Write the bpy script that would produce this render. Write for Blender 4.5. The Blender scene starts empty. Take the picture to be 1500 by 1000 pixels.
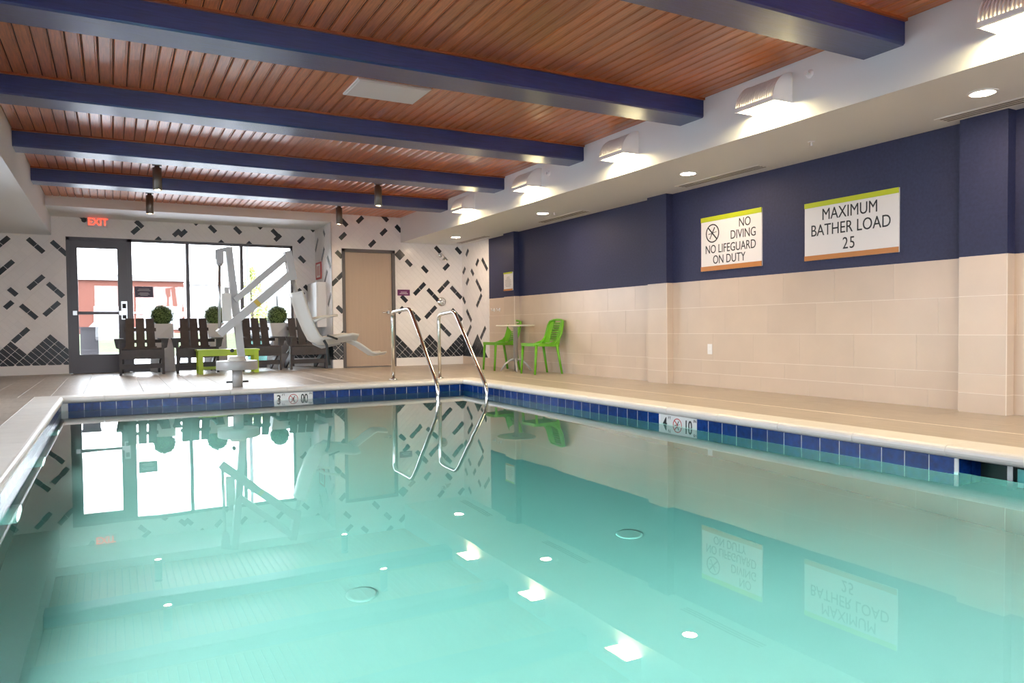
import bpy, bmesh, math, random
from mathutils import Vector, Matrix

random.seed(7)
S = bpy.context.scene
C = S.collection
PI = math.pi

# ------------------------------------------------------------------ camera
F_PX, PSI, PITCH, ROLL, HY, EYE = 1090.12, 0.4925, -0.0285, -0.0099, 510.13, 0.7017
s_, c_ = math.sin(PSI), math.cos(PSI)
cp, sp = math.cos(PITCH), math.sin(PITCH)
fwd = Vector((s_ * cp, c_ * cp, sp))
up0 = Vector((-s_ * sp, -c_ * sp, cp))
rt0 = Vector((c_, -s_, 0))
rt = rt0 * math.cos(ROLL) + up0 * math.sin(ROLL)
up = up0 * math.cos(ROLL) - rt0 * math.sin(ROLL)
cam_d = bpy.data.cameras.new('camera')
cam_d.sensor_width = 36
cam_d.lens = 36 * F_PX / 1500
cam_d.shift_y = (HY - 500) / 1500
cam_d.clip_start = 0.05
cam_d.clip_end = 500
cam = bpy.data.objects.new('camera', cam_d)
C.objects.link(cam)
M = Matrix((rt, up, -fwd)).transposed().to_4x4()
M.translation = Vector((0, 0, EYE))
cam.matrix_world = M
S.camera = cam

# ------------------------------------------------------------------ light
world = bpy.data.worlds.new('overcast_sky')
S.world = world
world.use_nodes = True
bg = world.node_tree.nodes['Background']
bg.inputs['Color'].default_value = (0.86, 0.92, 1.0, 1)
SKY = 4.8
bg.inputs['Strength'].default_value = SKY
SCONCE_E, CAN_E, PENDANT_E = 30.0, 80.0, 170.0
POOL_FILL_E = 118.0  # strength of the added underwater fill lights

vs = S.view_settings
vs.view_transform = 'Standard'
vs.look = 'None'
vs.gamma = 1
vs.exposure = 1.66
vs.use_curve_mapping = False
cy = S.cycles
cy.max_bounces = 12
cy.diffuse_bounces = 6
cy.glossy_bounces = 5
cy.transmission_bounces = 6
cy.transparent_max_bounces = 16
cy.caustics_reflective = False
cy.caustics_refractive = False
cy.sample_clamp_indirect = 6
cy.use_denoising = True


def portal(name, loc, rot, sx, sy):
    d = bpy.data.lights.new(name, 'AREA')
    d.shape = 'RECTANGLE'
    d.size, d.size_y = sx, sy
    d.cycles.is_portal = True
    o = bpy.data.objects.new(name, d)
    o.location = loc
    o.rotation_euler = rot
    C.objects.link(o)


portal('window_daylight_portal', (1.2, 14.52, 1.2), (-PI / 2, 0, 0), 3.9, 2.4)
portal('added_rear_window_portal', (2.2, -3.6, 1.4), (PI / 2, 0, 0), 5.6, 2.2)  # samples the sky through the added rear window


portal('added_left_window_portal', (-2.72, 6.5, 1.3), (0, -PI / 2, 0), 1.8, 6.2)  # sky portal for the windows added in the left wall


# ------------------------------------------------------------------ materials
def new_mat(name):
    m = bpy.data.materials.new(name)
    m.use_nodes = True
    nt = m.node_tree
    return m, nt, nt.nodes['Principled BSDF']


def mat(name, col, rough=0.5, metal=0.0, var=0.0, scale=8.0, bump=0.0, bscale=60.0,
        stretch=(1, 1, 1), emit=None, estr=0.0, coat=0.0, spec=0.5, rand=0.0, col2=None, detail=4):
    m, nt, b = new_mat(name)
    b.inputs['Base Color'].default_value = (*col, 1)
    b.inputs['Roughness'].default_value = rough
    b.inputs['Metallic'].default_value = metal
    b.inputs['Coat Weight'].default_value = coat
    b.inputs['Coat Roughness'].default_value = 0.22
    b.inputs['Specular IOR Level'].default_value = spec
    if emit:
        b.inputs['Emission Color'].default_value = (*emit, 1)
        b.inputs['Emission Strength'].default_value = estr
    N, L = nt.nodes, nt.links
    if var or bump or rand:
        tc = N.new('ShaderNodeTexCoord')
        geo = N.new('ShaderNodeNewGeometry')
        mp = N.new('ShaderNodeMapping')
        mp.inputs['Scale'].default_value = stretch
        L.new(geo.outputs['Position'], mp.inputs['Vector'])
        vec = mp.outputs['Vector']
    src = None
    if var:
        nz = N.new('ShaderNodeTexNoise')
        nz.inputs['Scale'].default_value = scale
        nz.inputs['Detail'].default_value = detail
        L.new(vec, nz.inputs['Vector'])
        mx = N.new('ShaderNodeMix')
        mx.data_type = 'RGBA'
        c2 = col2 or tuple(max(0, x * (1 - var)) for x in col)
        c1 = col if col2 else tuple(min(1, x * (1 + var)) for x in col)
        mx.inputs[6].default_value = (*c1, 1)
        mx.inputs[7].default_value = (*c2, 1)
        rmp = N.new('ShaderNodeMapRange')
        rmp.inputs[1].default_value = 0.3
        rmp.inputs[2].default_value = 0.7
        L.new(nz.outputs['Fac'], rmp.inputs[0])
        L.new(rmp.outputs[0], mx.inputs[0])
        src = mx.outputs[2]
    if rand:
        oi = N.new('ShaderNodeObjectInfo')
        hs = N.new('ShaderNodeHueSaturation')
        mr = N.new('ShaderNodeMapRange')
        mr.inputs[3].default_value = 1 - rand
        mr.inputs[4].default_value = 1 + rand
        L.new(oi.outputs['Random'], mr.inputs[0])
        L.new(mr.outputs[0], hs.inputs['Value'])
        if src:
            L.new(src, hs.inputs['Color'])
        else:
            hs.inputs['Color'].default_value = (*col, 1)
        src = hs.outputs['Color']
    if src:
        L.new(src, b.inputs['Base Color'])
    if bump:
        nz2 = N.new('ShaderNodeTexNoise')
        nz2.inputs['Scale'].default_value = bscale
        nz2.inputs['Detail'].default_value = 3
        L.new(vec, nz2.inputs['Vector'])
        bp = N.new('ShaderNodeBump')
        bp.inputs['Strength'].default_value = bump
        bp.inputs['Distance'].default_value = 0.01
        L.new(nz2.outputs['Fac'], bp.inputs['Height'])
        L.new(bp.outputs['Normal'], b.inputs['Normal'])
    return m


def clear_mat(name, ior, tint, water=False):
    """thin clear sheet or water surface: Fresnel mirror over a see-through body"""
    m = bpy.data.materials.new(name)
    m.use_nodes = True
    nt = m.node_tree
    N, L = nt.nodes, nt.links
    N.remove(N['Principled BSDF'])
    out = N['Material Output']
    fr = N.new('ShaderNodeFresnel')
    fr.inputs['IOR'].default_value = ior
    tr = N.new('ShaderNodeBsdfTransparent')
    tr.inputs['Color'].default_value = (*tint, 1)
    gl = N.new('ShaderNodeBsdfGlossy')
    gl.inputs['Roughness'].default_value = 0.0
    mx = N.new('ShaderNodeMixShader')
    L.new(fr.outputs[0], mx.inputs[0])
    L.new(tr.outputs[0], mx.inputs[1])
    L.new(gl.outputs[0], mx.inputs[2])
    L.new(mx.outputs[0], out.inputs['Surface'])
    if water:
        N.remove(mx)
        N.remove(fr)
        N.remove(tr)
        N.remove(gl)
        gl = N.new('ShaderNodeBsdfGlass')
        gl.inputs['IOR'].default_value = ior
        gl.inputs['Roughness'].default_value = 0.0
        L.new(gl.outputs[0], out.inputs['Surface'])
        geo = N.new('ShaderNodeNewGeometry')
        nz = N.new('ShaderNodeTexNoise')
        nz.inputs['Scale'].default_value = 1.1
        nz.inputs['Detail'].default_value = 2
        L.new(geo.outputs['Position'], nz.inputs['Vector'])
        bp = N.new('ShaderNodeBump')
        bp.inputs['Strength'].default_value = 0.05
        bp.inputs['Distance'].default_value = 0.02
        L.new(nz.outputs['Fac'], bp.inputs['Height'])
        L.new(bp.outputs['Normal'], gl.inputs['Normal'])
        ab = N.new('ShaderNodeVolumeAbsorption')
        ab.inputs['Color'].default_value = (0.06, 0.89, 0.81, 1)
        ab.inputs['Density'].default_value = 0.26
        L.new(ab.outputs[0], out.inputs['Volume'])
    return m


m_white = mat('white_wall_paint', (0.80, 0.80, 0.80), 0.6, var=0.02, bump=0.05, bscale=90)
m_soffit = mat('soffit_paint', (0.80, 0.79, 0.77), 0.55, bump=0.08, bscale=120)
m_bulk = mat('bulkhead_paint', (0.76, 0.78, 0.78), 0.55, bump=0.08, bscale=120)
m_navy_wall = mat('navy_wall_paint', (0.030, 0.034, 0.082), 0.55, var=0.12, scale=40, bump=0.25, bscale=140, spec=0.3)
m_navy = mat('navy_beam_stain', (0.014, 0.025, 0.13), 0.34, var=0.25, scale=6, stretch=(1, 14, 14), bump=0.10, bscale=50, spec=0.6, coat=0.35)
m_wood = mat('cherry_board', (0.52, 0.155, 0.038), 0.30, var=0.22, scale=7, stretch=(14, 0.8, 14), bump=0.05,
             bscale=30, rand=0.13, spec=0.6, coat=0.35)
m_wood_trim = mat('cherry_trim', (0.30, 0.075, 0.02), 0.3, var=0.2, scale=6, stretch=(1, 10, 10))
m_wood_gap = mat('board_backing', (0.055, 0.018, 0.008), 0.7)
m_tile_w = mat('white_wall_tile', (0.88, 0.855, 0.845), 0.18, rand=0.02, spec=0.5)
m_tile_k = mat('charcoal_wall_tile', (0.030, 0.034, 0.042), 0.22, rand=0.25)
m_grout_w = mat('white_tile_grout', (0.80, 0.775, 0.765), 0.8)
m_tile_b = mat('beige_wall_tile', (0.59, 0.48, 0.38), 0.32, rand=0.03, var=0.04, scale=3)
m_grout_b = mat('beige_tile_grout', (0.86, 0.79, 0.71), 0.8)
m_deck = mat('deck_tile', (0.42, 0.357, 0.297), 0.34, rand=0.05, var=0.12, scale=5, stretch=(6, 0.6, 1), bump=0.05, bscale=70)
m_deck_g = mat('deck_grout', (0.50, 0.45, 0.40), 0.8)
m_deck_line = mat('deck_wide_grout', (0.86, 0.78, 0.68), 0.7)
m_coping = mat('coping_stone', (0.78, 0.75, 0.70), 0.35, rand=0.03, var=0.04, scale=8)
m_plaster = mat('pool_plaster', (0.90, 0.91, 0.90), 0.7, var=0.02, scale=2)
m_wl_tile = mat('cobalt_waterline_tile', (0.004, 0.034, 0.18), 0.25, rand=0.2, var=0.3, scale=30, spec=0.25)
m_wl_grout = mat('waterline_grout', (0.82, 0.84, 0.84), 0.7)
m_marker = mat('depth_marker_tile_glaze', (0.80, 0.81, 0.79), 0.2)
m_black = mat('black_print', (0.012, 0.012, 0.013), 0.5)
m_red = mat('red_print', (0.50, 0.03, 0.03), 0.5)
m_frame = mat('bronze_aluminium', (0.075, 0.065, 0.072), 0.35, metal=0.2)
m_glass = clear_mat('window_glass', 1.45, (0.97, 0.98, 0.98))
m_water = clear_mat('pool_water', 1.333, (1, 1, 1), water=True)
m_steel = mat('polished_steel', (0.72, 0.70, 0.67), 0.14, metal=1.0)
m_brushed = mat('brushed_aluminium', (0.55, 0.55, 0.55), 0.3, metal=1.0)
m_chair = mat('dark_brown_recycled_plastic', (0.052, 0.043, 0.046), 0.5, var=0.2, scale=12)
m_lime = mat('lime_green_plastic', (0.42, 0.62, 0.012), 0.4)
m_green = mat('bright_green_resin', (0.135, 0.40, 0.012), 0.38)
m_lift = mat('white_powder_coat', (0.42, 0.415, 0.41), 0.35)
m_lift_seat = mat('white_plastic_shell', (0.64, 0.62, 0.57), 0.35)
m_pot = mat('white_resin_planter', (0.72, 0.71, 0.72), 0.4)
m_leaf = mat('boxwood_leaf', (0.16, 0.25, 0.07), 0.5, var=0.5, scale=60)
m_leaf_core = mat('boxwood_core', (0.035, 0.065, 0.016), 0.8)
m_door = mat('tan_door_laminate', (0.46, 0.355, 0.275), 0.45, var=0.03, scale=4, stretch=(8, 1, 0.4))
m_lamp_w = mat('white_lamp_metal', (0.82, 0.81, 0.80), 0.4)
m_sconce = mat('sconce_diffuser', (1, 1, 1), 0.4, emit=(1.0, 0.81, 0.44), estr=SCONCE_E)
m_can = mat('downlight_lens', (1, 1, 1), 0.4, emit=(1.0, 0.76, 0.54), estr=CAN_E)
m_pend = mat('pendant_lens', (1, 1, 1), 0.4, emit=(1.0, 0.80, 0.55), estr=PENDANT_E)
m_pool_fill = mat('pool_fill_light_lens', (1, 1, 1), 0.4, emit=(0.85, 1.0, 0.95), estr=POOL_FILL_E)
m_pend_body = mat('pendant_bronze', (0.16, 0.145, 0.13), 0.4, metal=0.6)
m_exit = mat('exit_sign_red', (0.8, 0.05, 0.03), 0.4, emit=(1.0, 0.06, 0.03), estr=0.9)
m_exit_face = mat('exit_sign_face', (0.75, 0.70, 0.70), 0.4)
m_sign = mat('white_sign_panel', (0.80, 0.78, 0.76), 0.35)
m_sign_g = mat('lime_sign_band', (0.50, 0.58, 0.01), 0.4)
m_sign_o = mat('copper_sign_band', (0.50, 0.20, 0.045), 0.4)
m_purple = mat('purple_sign_panel', (0.13, 0.01, 0.10), 0.4)
m_violet = mat('dark_violet_sign_panel', (0.055, 0.030, 0.075), 0.4)
m_pale = mat('pale_print', (0.62, 0.55, 0.62), 0.5)
m_dark = mat('dark_rubber', (0.015, 0.015, 0.016), 0.6)
m_yellow = mat('yellow_label', (0.60, 0.42, 0.06), 0.5)
m_slot = mat('grey_slot', (0.20, 0.19, 0.175), 0.7)
m_skim = mat('skimmer_basket_plastic', (0.10, 0.42, 0.42), 0.3)
m_greymetal = mat('silver_painted_metal', (0.50, 0.49, 0.48), 0.35, metal=0.3)
m_tabletop = mat('cream_table_top', (0.70, 0.66, 0.55), 0.3)


# ------------------------------------------------------------------ mesh builder
class MB:
    def __init__(self):
        self.v, self.f, self.sm = [], [], []

    def add(self, vs, fs, smooth=False):
        o = len(self.v)
        self.v += [tuple(p) for p in vs]
        for f in fs:
            self.f.append([i + o for i in f])
            self.sm.append(smooth)
        return self

    def box(self, x0, x1, y0, y1, z0, z1):
        x0, x1 = min(x0, x1), max(x0, x1)
        y0, y1 = min(y0, y1), max(y0, y1)
        z0, z1 = min(z0, z1), max(z0, z1)
        v = [(x0, y0, z0), (x1, y0, z0), (x1, y1, z0), (x0, y1, z0), (x0, y0, z1), (x1, y0, z1), (x1, y1, z1), (x0, y1, z1)]
        return self.add(v, [(0, 3, 2, 1), (4, 5, 6, 7), (0, 1, 5, 4), (1, 2, 6, 5), (2, 3, 7, 6), (3, 0, 4, 7)])

    def bar(self, a, b, w, h, side=(0, 1, 0)):
        """rectangular bar from a to b; w along side, h across"""
        a, b, sd = Vector(a), Vector(b), Vector(side).normalized()
        d = (b - a).normalized()
        n = d.cross(sd).normalized()
        sd = n.cross(d).normalized()
        vs = []
        for p in (a, b):
            for i, j in ((-1, -1), (1, -1), (1, 1), (-1, 1)):
                vs.append(p + sd * (i * w / 2) + n * (j * h / 2))
        return self.add(vs, [(3, 2, 1, 0), (4, 5, 6, 7), (0, 1, 5, 4), (1, 2, 6, 5), (2, 3, 7, 6), (3, 0, 4, 7)])

    def rbox(self, x0, x1, y0, y1, z0, z1, b=0.004):
        """box with chamfered top edges"""
        v = [(x0, y0, z0), (x1, y0, z0), (x1, y1, z0), (x0, y1, z0),
             (x0, y0, z1 - b), (x1, y0, z1 - b), (x1, y1, z1 - b), (x0, y1, z1 - b),
             (x0 + b, y0 + b, z1), (x1 - b, y0 + b, z1), (x1 - b, y1 - b, z1), (x0 + b, y1 - b, z1)]
        f = [(0, 3, 2, 1), (8, 9, 10, 11)]
        for a in (0, 4):
            for i in range(4):
                j = (i + 1) % 4
                f.append((a + i, a + j, a + 4 + j, a + 4 + i))
        return self.add(v, f)

    def lathe(self, prof, n=24, c=(0, 0, 0), axis='z', caps=True, smooth=True):
        vs, fs = [], []
        for r, h in prof:
            for k in range(n):
                a = 2 * PI * k / n
                p = (r * math.cos(a), r * math.sin(a), h)
                if axis == 'y':
                    p = (p[0], h, p[1])
                elif axis == 'x':
                    p = (h, p[0], p[1])
                vs.append((p[0] + c[0], p[1] + c[1], p[2] + c[2]))
        flip = axis == 'y'
        for i in range(len(prof) - 1):
            for k in range(n):
                q = (i * n + k, i * n + (k + 1) % n, (i + 1) * n + (k + 1) % n, (i + 1) * n + k)
                fs.append(q[::-1] if flip else q)
        self.add(vs, fs, smooth)
        if caps:
            o = len(self.v) - len(vs)
            a = list(range(o, o + n))
            b = list(range(o + (len(prof) - 1) * n, o + len(prof) * n))
            self.f.append(a if flip else a[::-1])
            self.f.append(b[::-1] if flip else b)
            self.sm += [False, False]
        return self

    def tube(self, pts, r, n=10, closed=False):
        pts = [Vector(p) for p in pts]
        rr = r if isinstance(r, (list, tuple)) else [r] * len(pts)
        N = len(pts)
        t0 = (pts[1] - pts[0]).normalized()
        ref = Vector((0, 0, 1)) if abs(t0.z) < 0.9 else Vector((1, 0, 0))
        nrm = (ref - t0 * ref.dot(t0)).normalized()
        vs, fs = [], []
        for i, p in enumerate(pts):
            if closed:
                t = (pts[(i + 1) % N] - pts[i - 1]).normalized()
            elif i == 0:
                t = t0
            elif i == N - 1:
                t = (pts[i] - pts[i - 1]).normalized()
            else:
                t = ((pts[i] - pts[i - 1]).normalized() + (pts[i + 1] - pts[i]).normalized()).normalized()
            nrm = (nrm - t * nrm.dot(t)).normalized()
            b = t.cross(nrm)
            for k in range(n):
                a = 2 * PI * k / n
                vs.append(p + (nrm * math.cos(a) + b * math.sin(a)) * rr[i])
        rings = N if closed else N - 1
        for i in range(rings):
            j = (i + 1) % N
            for k in range(n):
                fs.append((i * n + k, i * n + (k + 1) % n, j * n + (k + 1) % n, j * n + k))
        self.add(vs, fs, True)
        if not closed:
            o = len(self.v) - len(vs)
            self.f.append(list(range(o, o + n))[::-1])
            self.f.append(list(range(o + (N - 1) * n, o + N * n)))
            self.sm += [False, False]
        return self

    def prism(self, poly, d0, d1, fn):
        """poly in 2-D; fn(a, b, d) -> 3-D; extruded from d0 to d1"""
        n = len(poly)
        v = [fn(a, b, d0) for a, b in poly] + [fn(a, b, d1) for a, b in poly]
        f = [tuple(range(n))[::-1], tuple(range(n, 2 * n))]
        for i in range(n):
            j = (i + 1) % n
            f.append((i, j, n + j, n + i))
        return self.add(v, f)

    def mesh(self, name, m, fix=True):
        me = bpy.data.meshes.new(name)
        me.from_pydata(self.v, [], self.f)
        if fix:
            bm = bmesh.new()
            bm.from_mesh(me)
            bmesh.ops.recalc_face_normals(bm, faces=bm.faces)
            bm.to_mesh(me)
            bm.free()
        me.polygons.foreach_set('use_smooth', self.sm)
        if m:
            me.materials.append(m)
        me.update()
        return me

    def build(self, name, m, parent=None, loc=(0, 0, 0), kind=None, label=None):
        return link(name, self.mesh(name, m), parent, loc, kind, label)


def link(name, me, parent=None, loc=(0, 0, 0), kind=None, label=None, rot=None):
    o = bpy.data.objects.new(name, me)
    C.objects.link(o)
    o.location = loc
    if rot:
        o.rotation_euler = rot
    if parent:
        o.parent = parent
    if kind:
        o['kind'] = kind
    if label:
        o['label'] = label
    return o


def struct(name, mb, m, label=None):
    return mb.build(name, m, kind='structure', label=label)


def tag(o, label, cat, group=None, kind=None):
    o['label'] = label
    o['category'] = cat
    if group:
        o['group'] = group
    if kind:
        o['kind'] = kind
    return o


def thing(name, label, cat, loc=(0, 0, 0), rz=0, group=None):
    o = bpy.data.objects.new(name, None)
    o.empty_display_size = 0.1
    C.objects.link(o)
    o.location = loc
    o.rotation_euler = (0, 0, rz)
    return tag(o, label, cat, group)


def copy_tree(o, parent=None):
    c = o.copy()
    C.objects.link(c)
    c.parent = parent
    for ch in list(o.children):
        copy_tree(ch, c)
    return c


def B(*a):
    return MB().box(*a)


def text_mesh(txt, size, m, sx=1.0, off=0.0):
    cu = bpy.data.curves.new('lettering', 'FONT')
    cu.body = txt
    cu.size = size
    cu.align_x = 'CENTER'
    cu.align_y = 'CENTER'
    cu.extrude = 0.0012
    cu.offset = off
    cu.resolution_u = 4
    o = bpy.data.objects.new('lettering', cu)
    C.objects.link(o)
    dg = bpy.context.evaluated_depsgraph_get()
    me = bpy.data.meshes.new_from_object(o.evaluated_get(dg))
    C.objects.unlink(o)
    bpy.data.objects.remove(o)
    bpy.data.curves.remove(cu)
    for v in me.vertices:
        v.co.x *= sx
    me.materials.clear()
    me.materials.append(m)
    me.name = 'lettering'
    return me


ROT_Y = (PI / 2, 0, 0)             # lettering facing -Y
ROT_X = (PI / 2, 0, -PI / 2)       # lettering facing -X

# ------------------------------------------------------------------ dimensions (metres, deck at z = 0)
XR, XRB, XLB, XL = 6.0, 4.76, -0.85, -2.6          # right wall, right bulkhead, left bulkhead, left wall
YF, YW, YB = 13.2, 14.4, -3.5                      # far wall, window wall, rear wall
XRET = 3.46                                        # return wall between them
ZC, ZS, ZBM, ZH = 2.75, 2.29, 2.58, 2.60           # ceiling, soffits, beam underside, header
PX0, PX1, PY0, PY1 = -0.50, 4.22, 0.5, 9.28        # pool
ZW, ZT = -0.15, -0.07                              # water level, top of waterline tile
CW = 0.25                                          # coping width
T = 0.15

# ------------------------------------------------------------------ shell
wall_right = struct('wall_right', MB().box(XR + 0.0018, XR + T, YB - T, 12.03, -0.1, 1.217).box(XR + 0.0045, XR + T, 12.03, YF + T, -0.1, ZC), m_grout_b)
B(XR, XR + T, YB - T, 12.03, 1.217, ZC).build('painted_wall', m_navy_wall, wall_right, label='navy painted upper wall')
LW = ((3.4, 6.2), (6.8, 9.6))  # unseen left windows, added for cool daylight on deck and pool
wl_ = MB().box(XL - T, XL, YB - T, YW + T, 0, 0.4).box(XL - T, XL, YB - T, YW + T, 2.2, ZC)
for a, b in ((YB - T, LW[0][0]), (LW[0][1], LW[1][0]), (LW[1][1], YW + T)):
    wl_.box(XL - T, XL, a, b, 0.4, 2.2)
struct('wall_left', wl_, m_white)
for k, (a, b) in enumerate(LW):
    wf = struct('window_%d' % (3 + k), MB().box(XL - 0.1, XL - 0.04, a, b, 0.4, 0.46).box(XL - 0.1, XL - 0.04, a, b, 2.14, 2.2).box(XL - 0.1, XL - 0.04, a, a + 0.06, 0.46, 2.14)
                .box(XL - 0.1, XL - 0.04, b - 0.06, b, 0.46, 2.14).box(XL - 0.1, XL - 0.04, (a + b) / 2 - 0.03, (a + b) / 2 + 0.03, 0.46, 2.14), m_frame)
    for c, d in ((a + 0.06, (a + b) / 2 - 0.03), ((a + b) / 2 + 0.03, b - 0.06)):
        B(XL - 0.075, XL - 0.069, c, d, 0.46, 2.14).build('pane', m_glass, wf)
RW0, RW1 = -0.6, 5.0  # unseen rear window, added as soft fill from behind the camera
wb = MB().box(XL, XR + T, YB - T, YB, 0, 0.3).box(XL, XR + T, YB - T, YB, 2.5, ZC).box(XL, RW0, YB - T, YB, 0.3, 2.5).box(RW1, XR + T, YB - T, YB, 0.3, 2.5)
struct('wall_back', wb, m_white)
fr = MB().box(RW0, RW1, YB - 0.1, YB - 0.04, 0.3, 0.36).box(RW0, RW1, YB - 0.1, YB - 0.04, 2.44, 2.5)
for k in range(5):
    x = RW0 + (RW1 - RW0) * k / 4
    fr.box(x - 0.03, x + 0.03, YB - 0.1, YB - 0.04, 0.3, 2.5)
rear = struct('window_2', fr, m_frame)
for k in range(4):
    B(RW0 + (RW1 - RW0) * k / 4 + 0.03, RW0 + (RW1 - RW0) * (k + 1) / 4 - 0.03, YB - 0.075, YB - 0.069, 0.36, 2.44).build('pane', m_glass, rear)
# far wall with the tan door
GR = 0.0045   # grout plane, 4.5 mm behind the tile faces
wall_far = struct('wall_far', MB().box(XRET + 0.009, 3.645, YF + GR, YF + T, -0.1, ZC).box(4.635, XR, YF + GR, YF + T, -0.1, ZC).box(3.645, 4.635, YF + GR, YF + T, 2.14, ZC), m_grout_w)
wall_return = struct('wall_return', B(XRET + GR, XRET + T, YF + 0.008, YW, -0.1, ZC), m_grout_w)
wall_window = struct('wall_window', MB().box(XL, -0.65, YW + GR, YW + T, -0.1, ZC).box(3.04, XRET + T, YW + GR, YW + T, -0.1, ZC).box(-0.65, 3.04, YW + GR, YW + T, 2.28, ZC), m_grout_w)
struct('wall_light_block', MB().box(XRET + T, XR + T, YW, YW + T, 0, ZC).box(XR, XR + T, YF + T, YW, 0, ZC).box(XRET + T, XR, YF + T, YW, -0.1, 0), m_white)  # unseen enclosure added to stop daylight leaking under the tan door
struct('ceiling_header', B(XLB, XRET + 0.01, YF, YW, ZH, ZC), m_soffit)
struct('soffit_left', B(XL, XLB, YB, YW, ZS, ZC + 0.05), m_bulk)
sr = struct('soffit_right', B(XRB, XR, YB, YF, ZS, ZC + 0.05), m_bulk)
# roof slab so that daylight only comes through the windows
struct('roof', B(XL - T, XR + T, YB - T, YW + T, ZC + 0.05, ZC + 0.25), m_white)

# base tiles (white skirting course) under the patterned walls
for nm, mbx in (('baseboard_window', B(XL, -0.655, YW - 0.004, YW + 0.01, 0, 0.15)), ('baseboard_window_corner', B(3.045, XRET, YW - 0.004, YW + 0.01, 0, 0.15)),
                ('baseboard_far', B(4.64, XR, YF - 0.004, YF + 0.01, 0, 0.15)), ('baseboard_far_corner', B(XRET, 3.64, YF - 0.004, YF + 0.01, 0, 0.15)),
                ('baseboard_return', B(XRET - 0.004, XRET + 0.01, YF, YW, 0, 0.15))):
    struct(nm, mbx, m_tile_w)


# ------------------------------------------------------------------ patterned 45-degree wall tile
LT, WT = 0.155, 0.0775
R2 = math.sqrt(2)


def clip(poly, a, b, c):
    """keep a*u + b*z <= c"""
    out = []
    n = len(poly)
    for i in range(n):
        p, q = poly[i], poly[(i + 1) % n]
        dp, dq = a * p[0] + b * p[1] - c, a * q[0] + b * q[1] - c
        if dp <= 0:
            out.append(p)
        if (dp < 0 < dq) or (dq < 0 < dp):
            t = dp / (dp - dq)
            out.append((p[0] + (q[0] - p[0]) * t, p[1] + (q[1] - p[1]) * t))
    return out


def area(poly):
    return abs(sum(poly[i - 1][0] * poly[i][1] - poly[i][0] * poly[i - 1][1] for i in range(len(poly)))) / 2


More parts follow.
